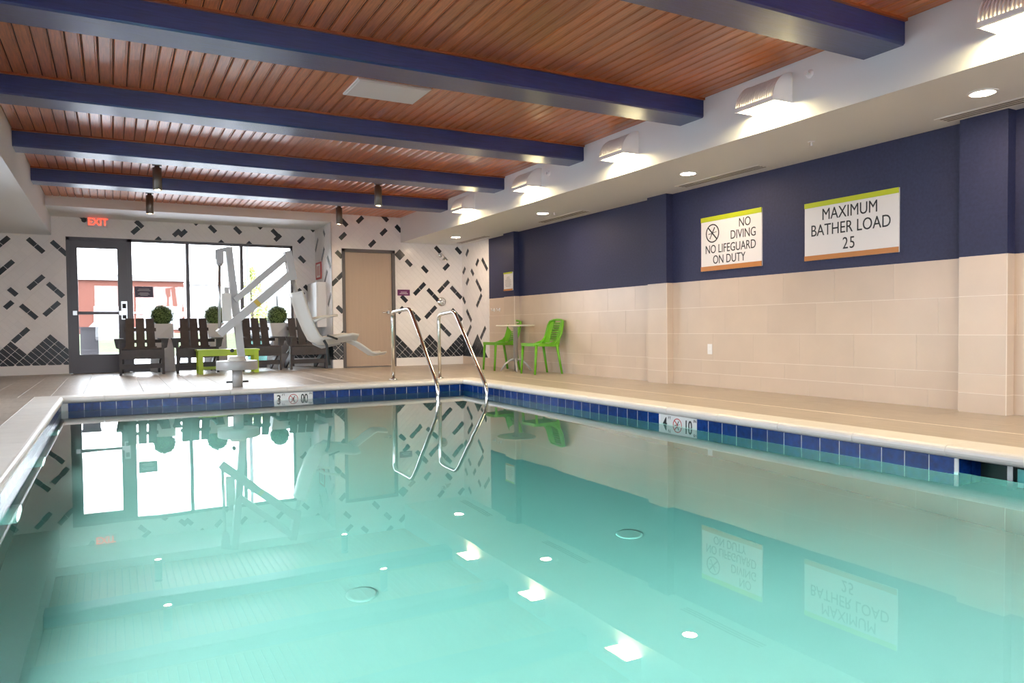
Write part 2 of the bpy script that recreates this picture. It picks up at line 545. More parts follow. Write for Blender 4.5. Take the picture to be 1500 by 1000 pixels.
def tile_field(parent, fn, rects, origin, accents, apexes, stuff=False, base=0.152):
    """fn(u, z, d) -> 3-D point, d = distance out from the grout plane"""
    ou, oz = origin
    forced, dark = {}, set()

    def tilekey(u, z, o):
        p = ((u - ou) + (z - oz)) / R2
        q = ((z - oz) - (u - ou)) / R2
        if o == '\\':
            i, j = math.floor(p / LT), math.floor(q / LT)
            h = int((p - i * LT) // WT)
        else:
            i, j = math.floor(p / LT), math.floor(q / LT)
            h = int((q - j * LT) // WT)
        return i, j, min(h, 1)

    dk_polys = []
    for u, z, o, k in accents:
        e = LT / 2 / R2
        pts = [(u, z)] if k == 1 else ([(u - e, z - e), (u + e, z + e)] if o == '/' else [(u - e, z + e), (u + e, z - e)])
        for cu, cz in pts:
            hl, hw_ = (LT / 2 - 0.003), (WT / 2 - 0.0014)
            hp, hq = (hl, hw_) if o == '/' else (hw_, hl)
            dk_polys.append((o, cu, cz, [(cu + (p - q) / R2, cz + (p + q) / R2) for p, q in ((-hp, -hq), (hp, -hq), (hp, hq), (-hp, hq))]))
    us = [r[0] for r in rects] + [r[1] for r in rects]
    zs = [r[2] for r in rects] + [r[3] for r in rects]
    P = [((u - ou) + (z - oz)) / R2 for u in (min(us), max(us)) for z in (min(zs), max(zs))]
    Q = [((z - oz) - (u - ou)) / R2 for u in (min(us), max(us)) for z in (min(zs), max(zs))]
    shared = {}
    sw, sk = MB(), MB()
    th = 0.008
    count = len(dk_polys)
    for i in range(math.floor(min(P) / LT) - 1, math.ceil(max(P) / LT) + 1):
        for j in range(math.floor(min(Q) / LT) - 1, math.ceil(max(Q) / LT) + 1):
            o = forced.get((i, j), '\\')
            for h in (0, 1):
                if o == '\\':
                    p0, p1, q0, q1 = i * LT + h * WT, i * LT + (h + 1) * WT, j * LT, (j + 1) * LT
                else:
                    p0, p1, q0, q1 = i * LT, (i + 1) * LT, j * LT + h * WT, j * LT + (h + 1) * WT
                cu, cz = ou + (p0 + p1 - q0 - q1) / 2 / R2, oz + (p0 + p1 + q0 + q1) / 2 / R2
                k = any(cz < az - abs(cu - au) for au, az in apexes)
                g = 0.0034 if k else 0.0014
                p0, p1, q0, q1 = p0 + g, p1 - g, q0 + g, q1 - g
                full = [(ou + (p - q) / R2, oz + (p + q) / R2) for p, q in ((p0, q0), (p1, q0), (p1, q1), (p0, q1))]
                if not k and any(abs(cu - d[1]) + abs(cz - d[2]) < 0.045 and d[0] == o for d in dk_polys):
                    continue
                for r in rects:
                    if cu < r[0] - 0.2 or cu > r[1] + 0.2 or cz < r[2] - 0.2 or cz > r[3] + 0.2:
                        continue
                    poly = full
                    for cl in ((-1, 0, -r[0]), (1, 0, r[1]), (0, -1, -r[2]), (0, 1, r[3])):
                        if poly:
                            poly = clip(poly, *cl)
                    if len(poly) < 3 or area(poly) < 0.0004:
                        continue
                    m = m_tile_k if k else m_tile_w
                    if (stuff or count > 270) and not k:
                        sw.prism(poly, 0, th, fn)
                        continue
                    count += 1
                    if area(poly) > area(full) * 0.999:
                        key = (o, k)
                        if key not in shared:
                            loc0 = [(a - cu, b - cz) for a, b in full]
                            c0 = Vector(fn(0, 0, 0))
                            shared[key] = MB().prism(loc0, 0, th, lambda a, b, d: Vector(fn(a, b, d)) - c0).mesh('tile', m)
                        link('tile', shared[key], parent, fn(cu, cz, 0))
                    else:
                        c0 = Vector(fn(cu, cz, 0))
                        me = MB().prism(poly, 0, th, lambda a, b, d: Vector(fn(a, b, d)) - c0).mesh('tile', m)
                        link('tile', me, parent, c0)
    th = 0.0100
    for o, cu, cz, full in dk_polys:
        for r in rects:
            poly = full
            for cl in ((-1, 0, -r[0]), (1, 0, r[1]), (0, -1, -r[2]), (0, 1, r[3])):
                if poly:
                    poly = clip(poly, *cl)
            if len(poly) < 3 or area(poly) < 0.0004:
                continue
            c0 = Vector(fn(cu, cz, 0))
            if area(poly) > area(full) * 0.999:
                key = (o, 'accent')
                if key not in shared:
                    shared[key] = MB().prism(poly, 0, th, lambda a, b, d: Vector(fn(a, b, d)) - c0).mesh('tile', m_tile_k)
                link('tile', shared[key], parent, c0)
            else:
                link('tile', MB().prism(poly, 0, th, lambda a, b, d: Vector(fn(a, b, d)) - c0).mesh('tile', m_tile_k), parent, c0)
    if sw.v:
        sw.build('tile_field', m_tile_w, parent, kind='stuff')


ACC_WIN = [(-1.54, 2.12, '/', 2), (-1.07, 2.11, '\\', 2), (-0.74, 2.08, '\\', 2), (-1.49, 1.74, '/', 2), (-1.08, 1.51, '/', 2), (-0.81, 1.39, '\\', 2), (-1.4, 1.35, '\\', 1), (-1.46, 1.14, '/', 1), (-1.19, 1.03, '\\', 2), (-0.87, 1.08, '/', 2), (-1.31, 0.65, '/', 2), (0.45, 2.54, '\\', 1), (0.39, 2.43, '/', 1), (0.72, 2.27, '/', 1), (-0.41, 2.62, '\\', 1), (1.04, 2.42, '/', 1), (1.14, 2.42, '/', 1), (1.33, 2.64, '\\', 1), (2.43, 2.63, '\\', 1), (3.4, 2.63, '\\', 1), (1.8, 2.26, '\\', 1), (2.23, 2.26, '/', 1), (1.63, 2.52, '\\', 1), (2.06, 2.52, '\\', 1), (2.72, 2.51, '\\', 1), (2.77, 2.42, '/', 1), (3.2, 2.4, '/', 1), (3.21, 2.03, '\\', 1), (3.3, 1.48, '\\', 1), (3.18, 1.41, '\\', 1)]
ACC_FAR = [(3.7, 2.6, '\\', 1), (3.99, 2.67, '/', 1), (4.46, 2.73, '\\', 1), (3.67, 2.36, '/', 1), (4.43, 2.47, '/', 1), (4.72, 2.55, '\\', 1), (4.21, 2.25, '/', 1), (3.6, 2.03, '\\', 1), (4.76, 2.09, '\\', 1), (4.71, 2.04, '\\', 1), (4.91, 1.92, '\\', 1), (3.56, 1.59, '/', 2), (3.6, 1.05, '\\', 1), (5.23, 1.81, '\\', 1), (5.5, 2.19, '\\', 1), (5.93, 2.19, '\\', 1), (5.67, 1.87, '/', 1), (5.12, 1.44, '/', 2), (5.61, 1.49, '/', 2), (5.39, 1.33, '\\', 2), (5.87, 1.38, '\\', 2), (4.81, 1.25, '\\', 1), (5.01, 0.95, '\\', 2), (5.34, 1.0, '/', 2), (4.74, 1.04, '/', 1), (5.88, 0.95, '\\', 2), (5.63, 0.66, '\\', 2)]
ACC_RIGHT = [(-12.95, 2.13, '/', 1), (-12.51, 1.91, '/', 1), (-12.2, 1.85, '\\', 2), (-13.1, 1.8, '/', 1), (-12.73, 1.74, '\\', 1), (-12.95, 1.58, '/', 1), (-12.46, 1.48, '\\', 2), (-13.12, 1.23, '\\', 1), (-12.45, 1.2, '/', 2), (-12.9, 0.93, '\\', 2), (-12.92, 0.63, '/', 2), (-12.3, 0.6, '/', 2)]
ACC_RET = [(-13.69, 2.46, '\\', 1), (-14.26, 2.3, '/', 2), (-13.8, 2.08, '/', 2), (-13.39, 1.91, '\\', 2), (-13.61, 1.65, '/', 2), (-13.38, 1.23, '/', 2)]
tile_field(wall_window, lambda u, z, d: (u, YW + 0.008 - d, z), [(-1.9, -0.65, 0.152, ZH), (-0.65, 3.04, 2.282, ZH), (3.04, XRET, 0.152, ZH)],
           (-0.902, 0.665), ACC_WIN, [(-0.902, 0.665), (-1.450, 0.555), (-1.998, 0.665), (3.36, 0.665)])
tile_field(wall_far, lambda u, z, d: (u, YF + 0.008 - d, z), [(XRET, 3.645, 0.152, ZC), (3.645, 4.635, 2.142, ZC), (4.635, XR, 0.152, ZC)],
           (5.309, 0.585), ACC_FAR, [(5.309, 0.585), (5.309 + 0.6576, 0.585), (5.309 - 0.6576, 0.585), (5.309 - 1.6440, 0.6946)])
tile_field(wall_right, lambda u, z, d: (XR + 0.008 - d, -u, z), [(-YF, -12.03, 0.152, ZS)],
           (-13.2, 0.585), ACC_RIGHT, [(-13.2, 0.585), (-13.2 + 0.6576, 0.585)])
tile_field(wall_return, lambda u, z, d: (XRET + 0.008 - d, -u, z), [(-YW, -YF, 0.152, ZH)],
           (-14.06, 0.57), ACC_RET, [(-14.06, 0.57), (-13.4024, 0.57)], stuff=True)

# ------------------------------------------------------------------ right wall: beige tile courses and pilasters
rows = [(0.0, 0.150, 6.86), (0.153, 0.302, 6.548), (0.305, 0.604, 6.357), (0.607, 0.906, 6.774), (0.909, 1.216, 6.565)]
pil = [(3.16, 3.52), (7.04, 7.40), (10.90, 11.27), (-0.74, -0.38)]
tile_meshes = {}


def wall_tile(parent, x, ya, yb, za, zb):
    key = (round(yb - ya, 4), round(zb - za, 4))
    if key not in tile_meshes:
        hy_, hz_ = key[0] / 2, key[1] / 2
        tile_meshes[key] = MB().prism([(-hy_, -hz_), (hy_, -hz_), (hy_, hz_), (-hy_, hz_)], 0, 0.008, lambda a, b, d: (0.008 - d, a, b)).mesh('tile', m_tile_b)
    link('tile', tile_meshes[key], parent, (x, (ya + yb) / 2, (za + zb) / 2))


for za, zb, y0 in rows:
    y = y0 - 0.606 * 12
    while y < 12.03:
        a, b = max(y + 0.0015, YB), min(y + 0.606 - 0.0015, 12.03)
        y += 0.606
        if b - a > 0.02 and b > 1.5:
            wall_tile(wall_right, XR, a, b, za, zb)
    if za == 0.0:
        wall_tile(wall_right, XR, 12.033, 12.6, za, zb)
        wall_tile(wall_right, XR, 12.603, YF, za, zb)
for a, b in pil:
    p = B(5.9, XR + 0.02, a, b, 1.217, ZS).build('pilaster', m_navy_wall, wall_right, label='navy painted pilaster')
    q = B(5.9018, XR + 0.02, a + 0.0008, b - 0.0008, 0, 1.217).build('pilaster_base', m_grout_b, wall_right, label='beige tiled pilaster base')
    if b > 1:
        for za, zb, _ in rows:
            wall_tile(q, 5.9, a + 0.003, b - 0.003, za, zb)
            # returns
            for yy in (a - 0.001, b - 0.007):
                B(5.91, XR, yy, yy + 0.008, za, zb).build('tile', m_tile_b, q)

# ------------------------------------------------------------------ ceiling: boards and beams
ceiling = struct('ceiling', B(XLB, XRB, YB, YF, ZC + 0.012, ZC + 0.05), m_wood_gap)
beams = [3.215 + 1.943 * k for k in range(-3, 5)]
BWID = 0.325
edges = [YB] + [e for b in beams for e in (b, b + BWID)] + [YF]
bays = [(edges[i], edges[i + 1]) for i in range(0, len(edges), 2)]
nb = 56
bw = (XRB - XLB) / nb


def board(L):
    g, e = 0.0035, 0.006
    h = bw / 2 - g
    prof = [(-h, 0.02), (-h, 0.008), (-h + e, 0.0), (h - e - 0.012, 0.0), (h - e - 0.009, 0.004), (h - e - 0.006, 0.0), (h - e, 0.0), (h, 0.008), (h, 0.02)]
    return MB().prism(prof, -L / 2, L / 2, lambda a, b, d: (a, d, b))


for a, b in bays:
    L = b - a
    if b > 13 or b < 3:
        mb = MB()
        for k in range(nb):
            x = XLB + (k + 0.5) * bw
            t = board(L)
            mb.add([(p[0] + x, p[1] + (a + b) / 2, p[2] + ZC) for p in t.v], t.f)
        mb.build('boards', m_wood, ceiling, kind='stuff')
    else:
        me = board(L).mesh('board', m_wood)
        for k in range(nb):
            link('board', me, ceiling, (XLB + (k + 0.5) * bw, (a + b) / 2, ZC))
for y in beams:
    bm_ = MB().prism([(y, ZC + 0.02), (y, ZBM + 0.012), (y + 0.012, ZBM), (y + BWID - 0.012, ZBM), (y + BWID, ZBM + 0.012), (y + BWID, ZC + 0.02)],
                     XLB, XRB, lambda a, b, d: (d, a, b)).build('beam', m_navy, ceiling, label='dark navy stained beam')
    B(XLB, XRB, y - 0.022, y + 0.001, ZC - 0.016, ZC + 0.003).build('trim_strip', m_wood_trim, bm_)
ap = tag(MB().box(1.812, 2.452, 5.98, 6.44, ZC - 0.014, ZC + 0.002).box(1.83, 2.434, 5.998, 6.422, ZC - 0.018, ZC - 0.014).build('ceiling_access_panel', m_lamp_w),
         'flat white rectangular access panel set in the wooden ceiling', 'panel')

# ------------------------------------------------------------------ pool
basin = struct('pool_basin', MB().box(PX0 - 0.25, PX1 + 0.35, PY0 - 0.25, PY1 + 0.25, -1.45, -1.25)
               .box(PX0 - 0.25, PX0 - 0.008, PY0 - 0.25, PY1 + 0.25, -1.25, ZT)
               .box(PX0 - 0.008, PX1 + 0.008, PY1 + 0.008, PY1 + 0.25, -1.25, ZT)
               .box(PX0 - 0.008, PX1 + 0.008, PY0 - 0.25, PY0 - 0.008, -1.25, ZT)
               .box(PX1 + 0.008, PX1 + 0.25, PY0 - 0.25, PY1 + 0.25, -1.25, -0.26)
               .box(PX1 + 0.008, PX1 + 0.25, 2.535, PY1 + 0.25, -0.26, ZT)
               .box(PX1 + 0.008, PX1 + 0.25, PY0 - 0.25, 1.9, -0.26, ZT), m_plaster)
TS = 0.1535


def wl(parent, n, place, shape):
    for k in range(n):
        link('waterline_tile', shape, parent, place(k))


h, g = TS / 2 - 0.0028, 0.075
me_f = MB().prism([(-h, -g), (h, -g), (h, g), (-h, g)], 0, 0.012, lambda a, b, d: (a, d, b)).mesh('waterline_tile', m_wl_tile)
me_s = MB().prism([(-h, -g), (h, -g), (h, g), (-h, g)], 0, 0.012, lambda a, b, d: (-d, a, b)).mesh('waterline_tile', m_wl_tile)
MB().box(PX0 - 0.006, PX1 + 0.006, PY1 + 0.0012, PY1 + 0.01, -0.225, ZT).build('waterline_grout', m_wl_grout, basin)
MB().box(PX1 + 0.0012, PX1 + 0.01, 2.535, PY1 + 0.006, -0.225, ZT).build('waterline_grout', m_wl_grout, basin)
MB().box(PX0 - 0.01, PX0 - 0.0012, PY0, PY1 + 0.006, -0.225, ZT).build('waterline_grout', m_wl_grout, basin)
zc_ = ZT - 0.075
x = 2.17 - 17 * TS
while x < PX1 - 0.02:
    if not (1.70 < x + TS / 2 < 2.17) and x > PX0 - 0.1:
        link('waterline_tile', me_f, basin, (max(x + TS / 2, PX0 + h), PY1, zc_))
    x += TS
y = 2.532
while y < PY1 - 0.02:
    if not (4.658 < y + TS / 2 < 5.125):
        link('waterline_tile', me_s, basin, (PX1 + 0.012, min(y + TS / 2, PY1 - h), zc_))
    y += TS
y = PY1 - TS
while y > 2.0:
    link('waterline_tile', me_s, basin, (PX0, y + TS / 2, zc_))
    y -= TS
# depth markers
mk = B(1.705, 2.168, PY1 - 0.0005, PY1 + 0.012, ZT - 0.15, ZT).build('depth_marker', m_marker, basin, label='white depth marker reading 3 FT 00 IN')


def lettering(parent, txt, size, loc, rot, sx=1.0, m=m_black, off=0.0):
    return link('lettering', text_mesh(txt, size, m, sx, off), parent, loc, rot=rot)


def no_dive(parent, c, r, fn, ring_m, fig_m):
    """crossed-out diver symbol; fn(a, b, d) maps to the panel"""
    n = 28
    mb = MB()
    for k in range(n):
        a0, a1 = 2 * PI * k / n, 2 * PI * (k + 1) / n
        mb.prism([(c[0] + q * math.cos(t), c[1] + q * math.sin(t)) for q, t in ((r, a0), (r, a1), (r * 0.87, a1), (r * 0.87, a0))], 0, 0.0015, fn)
    d = r * 0.9 * 0.7071
    w = r * 0.05
    mb.prism([(c[0] - d - w, c[1] + d - w), (c[0] - d + w, c[1] + d + w), (c[0] + d + w, c[1] - d + w), (c[0] + d - w, c[1] - d - w)], 0, 0.0017, fn)
    mb.build('prohibition_ring', ring_m, parent)
    f = MB()
    L = lambda ax, ay, bx, by, ww: f.bar(fn(c[0] + ax * r, c[1] + ay * r, 0.0008), fn(c[0] + bx * r, c[1] + by * r, 0.0008), ww * r, 0.0012, side=Vector(fn(-(by - ay), bx - ax, 0)) - Vector(fn(0, 0, 0)))
    L(0.35, 0.62, -0.05, 0.0, 0.13)
    L(-0.05, 0.0, -0.4, -0.58, 0.10)
    L(-0.05, 0.0, -0.62, -0.05, 0.07)
    L(0.05, 0.05, 0.6, 0.12, 0.06)
    f.build('diver_symbol', fig_m, parent)


lettering(mk, '3', 0.13, (1.762, PY1 - 0.001, -0.145), ROT_Y, 0.85, off=0.002)
lettering(mk, 'FT', 0.035, (1.818, PY1 - 0.001, -0.095), ROT_Y, 1.0)
lettering(mk, '00', 0.13, (2.068, PY1 - 0.001, -0.145), ROT_Y, 0.66, off=0.002)
lettering(mk, 'IN', 0.035, (2.146, PY1 - 0.001, -0.092), ROT_Y, 1.0)
no_dive(mk, (1.935, -0.145), 0.056, lambda a, b, d: (a, PY1 - 0.0005 - d, b), m_red, m_black)
mk2 = B(PX1 - 0.0005, PX1 + 0.012, 4.66, 5.122, ZT - 0.15, ZT).build('depth_marker', m_marker, basin, label='white depth marker reading 4 FT 10 IN')
lettering(mk2, '4', 0.13, (PX1 - 0.001, 5.06, -0.145), ROT_X, 0.85, off=0.002)
lettering(mk2, 'FT', 0.035, (PX1 - 0.001, 5.0, -0.095), ROT_X)
lettering(mk2, '10', 0.13, (PX1 - 0.001, 4.765, -0.145), ROT_X, 0.75, off=0.002)
lettering(mk2, 'IN', 0.035, (PX1 - 0.001, 4.683, -0.092), ROT_X)
no_dive(mk2, (-4.90, -0.145), 0.056, lambda a, b, d: (PX1 - 0.0005 - d, -a, b), m_red, m_black)
# skimmer niche in the right pool wall
sk = MB().box(PX1 + 0.24, PX1 + 0.30, 1.9, 2.54, -0.26, ZT).box(PX1 + 0.012, PX1 + 0.25, 1.9, 2.535, -0.27, -0.262).build('skimmer_niche', m_dark, basin, label='dark skimmer opening below the coping')
B(PX1 + 0.002, PX1 + 0.14, 2.523, 2.536, -0.22, ZT).build('waterline_tile', m_wl_tile, sk)
B(PX1 + 0.146, PX1 + 0.24, 2.523, 2.536, -0.22, ZT).build('waterline_tile', m_wl_tile, sk)
B(PX1 + 0.0, PX1 + 0.012, 2.516, 2.5365, -0.22, ZT).build('niche_edge', m_wl_grout, sk)
B(PX1 + 0.15, PX1 + 0.19, 2.30, 2.33, -0.26, ZT).build('niche_post', m_wl_grout, sk)
B(PX1 + 0.12, PX1 + 0.135, 1.92, 2.26, -0.22, -0.10).build('skimmer_flap', m_skim, sk)


# coping stones
def coping_stone(L):
    prof = []
    R = 0.033
    for k in range(9):
        a = PI / 2 + PI * k / 8
        prof.append((R * math.cos(a) * 1.0, -0.035 + R * math.sin(a) * 1.06))
    poly = [(0.245, 0.0)] + prof + [(0.02, -0.07), (0.245, -0.07)]
    mb = MB().prism(poly, -L / 2 + 0.0015, L / 2 - 0.0015, lambda a, b, d: (a, d, b))
    mb.sm = [False] * len(mb.sm)
    return mb


me_c = coping_stone(0.61).mesh('coping_stone', m_coping)
y = PY1 + 0.005 - 0.305
while y > PY0 - 0.3:
    link('coping_stone', me_c, basin, (PX1 + 0.005, y, 0))
    link('coping_stone', me_c, basin, (PX0 - 0.005, y, 0), rot=(0, 0, PI))
    y -= 0.61
nfc = 8
Lf = (PX1 - PX0 + 0.5) / nfc
me_c2 = coping_stone(Lf).mesh('coping_stone', m_coping)
for k in range(nfc):
    link('coping_stone', me_c2, basin, (PX0 - 0.25 + Lf * (k + 0.5), PY1 + 0.005 + 0.0, 0), rot=(0, 0, PI / 2))
    link('coping_stone', me_c2, basin, (PX0 - 0.25 + Lf * (k + 0.5), PY0 - 0.005, 0), rot=(0, 0, -PI / 2))
# main drains
for x, y in ((1.0, 3.37), (2.54, 3.36)):
    d = MB().lathe([(0.075, -1.25), (0.075, -1.246), (0.06, -1.243)], 28, (x, y, 0)).build('drain_cover', m_lamp_w, basin, label='round white main drain cover on pool floor')
def pool_fill_light(c, ax):
    """shrouded fill light added under water: lens set back inside a deep white ring"""
    pl = MB().lathe([(0.15, 0.0), (0.15, 0.055), (0.135, 0.06), (0.128, 0.055), (0.128, 0.004)], 28, c, ax, caps=False).build('pool_fill_light_ring', m_lamp_w, basin, label='round underwater fill light added to brighten the pool')
    MB().lathe([(0.127, 0.004), (0.127, 0.009)], 28, c, ax).build('pool_fill_light_lens', m_pool_fill, pl)


for x in (0.3, 1.6, 3.0):  # out-of-view lamps added to brighten the water
    pool_fill_light((x, PY0 - 0.006, -0.5), 'y')
for y in (2.9, 4.6, 6.2, 7.8):
    pool_fill_light((PX0 - 0.006, y, -0.55), 'x')
water = tag(B(PX0 - 0.006, PX1 + 0.006, PY0 - 0.006, PY1 + 0.006, -1.27, ZW).build('pool_water', m_water),
            'calm turquoise water filling the indoor pool', 'water', kind='stuff')

# ------------------------------------------------------------------ deck
floor = struct('floor', MB().box(XL, PX0 - CW, YB, YW, -0.12, -0.008).box(PX1 + CW, XR + 0.02, YB, YF + T, -0.12, -0.008)
               .box(PX0 - CW, PX1 + CW, PY1 + CW, YF + T, -0.12, -0.008).box(PX0 - CW, XRET + T, YF, YW + T, -0.12, -0.008).box(PX0 - CW, PX1 + CW, YB, PY0 - CW, -0.12, -0.008), m_deck_g)
dk = {}


def deck_tile(x0, x1, y0, y1):
    key = (round(x1 - x0, 3), round(y1 - y0, 3))
    if key not in dk:
        a, b = key
        dk[key] = MB().rbox(-a / 2, a / 2, -b / 2, b / 2, -0.008, 0, 0.0012).mesh('deck_tile', m_deck)
    link('deck_tile', dk[key], floor, ((x0 + x1) / 2, (y0 + y1) / 2, 0))


g = 0.0016
FY0 = PY1 + CW + 0.005
# far deck: 0.303 x 0.606 tiles in running bond
col = 0
x = -0.75 - 0.303 * 3 + 0.142
x = 0.0 - 0.303 * 6
while x < 6.0:
    x1 = min(x + 0.303, 6.0)
    ymax = YW if x1 < XRET + 0.1 else YF
    y = FY0 - (0.303 if col % 2 else 0)
    while y < ymax:
        a, b = max(y, FY0), min(y + 0.606, ymax)
        if b - a > 0.02:
            deck_tile(x + g, x1 - g, a + g, b - g)
        y += 0.606
    x += 0.303
    col += 1
# right deck: long boards-like tiles either side of a wider pale joint
for xa, xb, off in ((PX1 + CW, 4.994, 0.0), (5.006, 5.5, 0.6), (5.5, 6.0, 0.0)):
    y = FY0 - off
    while y > 0.3:
        a = y - 1.212
        deck_tile(xa + g, xb - g, a + g, min(y, FY0) - g)
        y = a
    if off:
        deck_tile(xa + g, xb - g, FY0 - off + g, FY0 - g)
B(4.994, 5.006, 0, FY0, -0.008, 0.0008).build('wide_joint', m_deck_line, floor)
# left deck
for xa, xb, off in ((-1.055, -0.752, 0.0), (-1.358, -1.055, 0.303), (-1.661, -1.358, 0.0)):
    y = FY0 - off
    while y > 3:
        deck_tile(xa + g, xb - g, y - 0.606 + g, y - g)
        y -= 0.606
    if off:
        deck_tile(xa + g, xb - g, FY0 - off + g, FY0 - g)

# ------------------------------------------------------------------ windows and doors in the window wall
win = struct('window_1', MB().box(0.30, 3.04, YW + 0.03, YW + 0.10, 2.235, 2.28).box(0.30, 3.04, YW + 0.03, YW + 0.10, -0.1, 0.11)
             .box(3.0, 3.04, YW + 0.03, YW + 0.10, 0, 2.28), m_frame)
for x in (1.205, 2.12):
    B(x - 0.028, x + 0.028, YW + 0.02, YW + 0.11, 0.11, 2.235).build('mullion', m_frame, win)
for a, b in ((0.32, 1.177), (1.233, 2.092), (2.148, 3.0)):
    B(a, b, YW + 0.06, YW + 0.068, 0.11, 2.235).build('pane', m_glass, win)
dr = struct('door_1', MB().box(-0.65, -0.60, YW + 0.01, YW + 0.12, 0, 2.28).box(0.25, 0.325, YW + 0.01, YW + 0.12, 0, 2.28).box(-0.65, 0.325, YW + 0.01, YW + 0.12, 2.23, 2.28), m_frame)
leaf = MB().box(-0.60, -0.49, YW + 0.03, YW + 0.085, -0.1, 2.23).box(0.10, 0.25, YW + 0.03, YW + 0.085, -0.1, 2.23) \
    .box(-0.49, 0.10, YW + 0.03, YW + 0.085, 2.10, 2.23).box(-0.49, 0.10, YW + 0.03, YW + 0.085, -0.1, 0.31).build('door_leaf', m_frame, dr)
B(-0.49, 0.10, YW + 0.055, YW + 0.062, 0.31, 2.10).build('pane', m_glass, leaf)
MB().box(-0.51, 0.12, YW - 0.03, YW - 0.005, 0.985, 1.035).build('push_bar', m_frame, leaf)
for xa in (-0.57, 0.11):
    B(xa, xa + 0.06, YW - 0.035, YW + 0.035, 0.975, 1.045).build('push_bar_end', m_brushed, leaf)
MB().box(0.145, 0.235, YW - 0.012, YW + 0.035, 0.90, 1.21).box(0.155, 0.225, YW - 0.05, YW - 0.01, 0.99, 1.05).build('lock_plate', m_brushed, leaf)
MB().box(0.162, 0.218, YW - 0.016, YW - 0.011, 1.09, 1.17).box(0.162, 0.218, YW - 0.016, YW - 0.011, 0.915, 0.975).build('lock_insert', m_dark, leaf)
tag(B(0.355, 0.648, YW + 0.045, YW + 0.058, 1.285, 1.472).build('window_notice', m_violet), 'small dark violet notice stuck on the glass pane beside the door', 'sign')
wn = bpy.data.objects['window_notice']
mbt = MB()
for zz, hw in ((1.425, 0.085), (1.40, 0.10), (1.36, 0.07), (1.34, 0.09), (1.32, 0.06)):
    mbt.box(0.50 - hw, 0.50 + hw, YW + 0.0435, YW + 0.0455, zz - 0.004, zz + 0.004)
mbt.build('printed_lines', m_pale, wn)

d2 = struct('door_2', MB().box(3.645, 3.70, YF - 0.02, YF + 0.12, 0, 2.14).box(4.58, 4.635, YF - 0.02, YF + 0.12, 0, 2.14).box(3.645, 4.635, YF - 0.02, YF + 0.12, 2.085, 2.14), mat('grey_door_frame', (0.11, 0.10, 0.10), 0.45))
lf2 = B(3.703, 4.577, YF + 0.02, YF + 0.065, 0.012, 2.082).build('door_leaf', m_door, d2)
MB().lathe([(0.028, -0.005), (0.028, 0.02)], 18, (4.50, YF, 1.0), 'y').tube([(4.50, YF, 1.0), (4.50, YF - 0.05, 1.0), (4.37, YF - 0.055, 0.995)], 0.011, 10).build('lever_handle', m_steel, lf2)

# ------------------------------------------------------------------ lights of the room and added ones behind the camera


def make_sconce():
    t = thing('wall_sconce', '', 'light', group='ribbed quarter-round sconces along the right bulkhead')
    D, Hh, Ls = 0.215, 0.235, 0.40

    def prof(r, n=12):
        return [(-(r * D) * math.cos(a), (r * Hh) * math.sin(a)) for a in [PI / 2 * k / n for k in range(n + 1)]]
    for nm, y in (('end_panel', 0.0), ('end_panel', Ls - 0.006)):
        MB().prism([(0, 0)] + prof(1.0), y, y + 0.006, lambda a, b, d: (a, d, b)).build(nm, m_lamp_w, t)
    outer, inner = prof(0.90), prof(0.86)
    MB().prism(outer + inner[::-1], 0.006, Ls - 0.006, lambda a, b, d: (a, d, b)).build('reflector_shell', m_lamp_w, t)
    ribs = MB()
    o2, i2 = prof(0.985), prof(0.90)
    n = 17
    for k in range(1, n):
        y = Ls * k / n
        ribs.prism(o2 + i2[::-1], y - 0.0035, y + 0.0035, lambda a, b, d: (a, d, b))
    ribs.box(-D, -D + 0.012, 0, Ls, -0.004, 0.03)
    ribs.build('ribbed_cover', m_lamp_w, t)
    B(-D + 0.014, -0.004, 0.008, Ls - 0.008, 0.008, 0.014).build('diffuser', m_sconce, t)
    return t


sc0 = make_sconce()
names_sc = {2.22: 'ribbed white sconce nearest the camera, cut off at the upper right corner',
            4.16: 'ribbed white sconce between the two nearest navy beams',
            6.10: 'third ribbed white sconce from the right corner, below the ceiling access panel bay',
            8.05: 'fourth ribbed white sconce along the bulkhead, second from the far end',
            9.99: 'farthest ribbed white sconce on the bulkhead, next to the far wall',
            0.28: 'unseen ribbed sconce added for light on the bulkhead behind the camera', -1.66: 'unseen ribbed sconce added for light beside the rear wall'}  # these two are added out of view to brighten the room
for i, (y, lb) in enumerate(names_sc.items()):
    o = sc0 if i == 0 else copy_tree(sc0)
    o.location = (XRB - 0.001, y, 2.445)
    o['label'] = lb


def make_can():
    t = thing('recessed_downlight', '', 'light', group='recessed downlights in the right soffit')
    n = 28
    ring = MB().lathe([(0.098, 0.0), (0.098, -0.006), (0.076, -0.008), (0.074, 0.0)], n, caps=False)
    ring.build('trim_ring', m_lamp_w, t)
    MB().lathe([(0.075, -0.001), (0.075, -0.004)], n).build('lens', m_can, t)
    return t


can0 = make_can()
for i, (y, lb) in enumerate(((3.03, 'round downlight in the soffit above the near pilaster, largest in the photo'), (6.02, 'round downlight in the soffit above the no diving sign'),
                             (9.0, 'round downlight in the soffit, third from the near end'), (12.0, 'round downlight in the soffit above the tiled shower corner'),
                             (0.04, 'unseen downlight added for light in the soffit behind the camera'), (-2.6, 'unseen downlight added for light in the soffit by the rear wall'))):  # last pair is added out of view for extra brightness
    o = can0 if i == 0 else copy_tree(can0)
    o.location = (5.34, y, ZS)
    o['label'] = lb


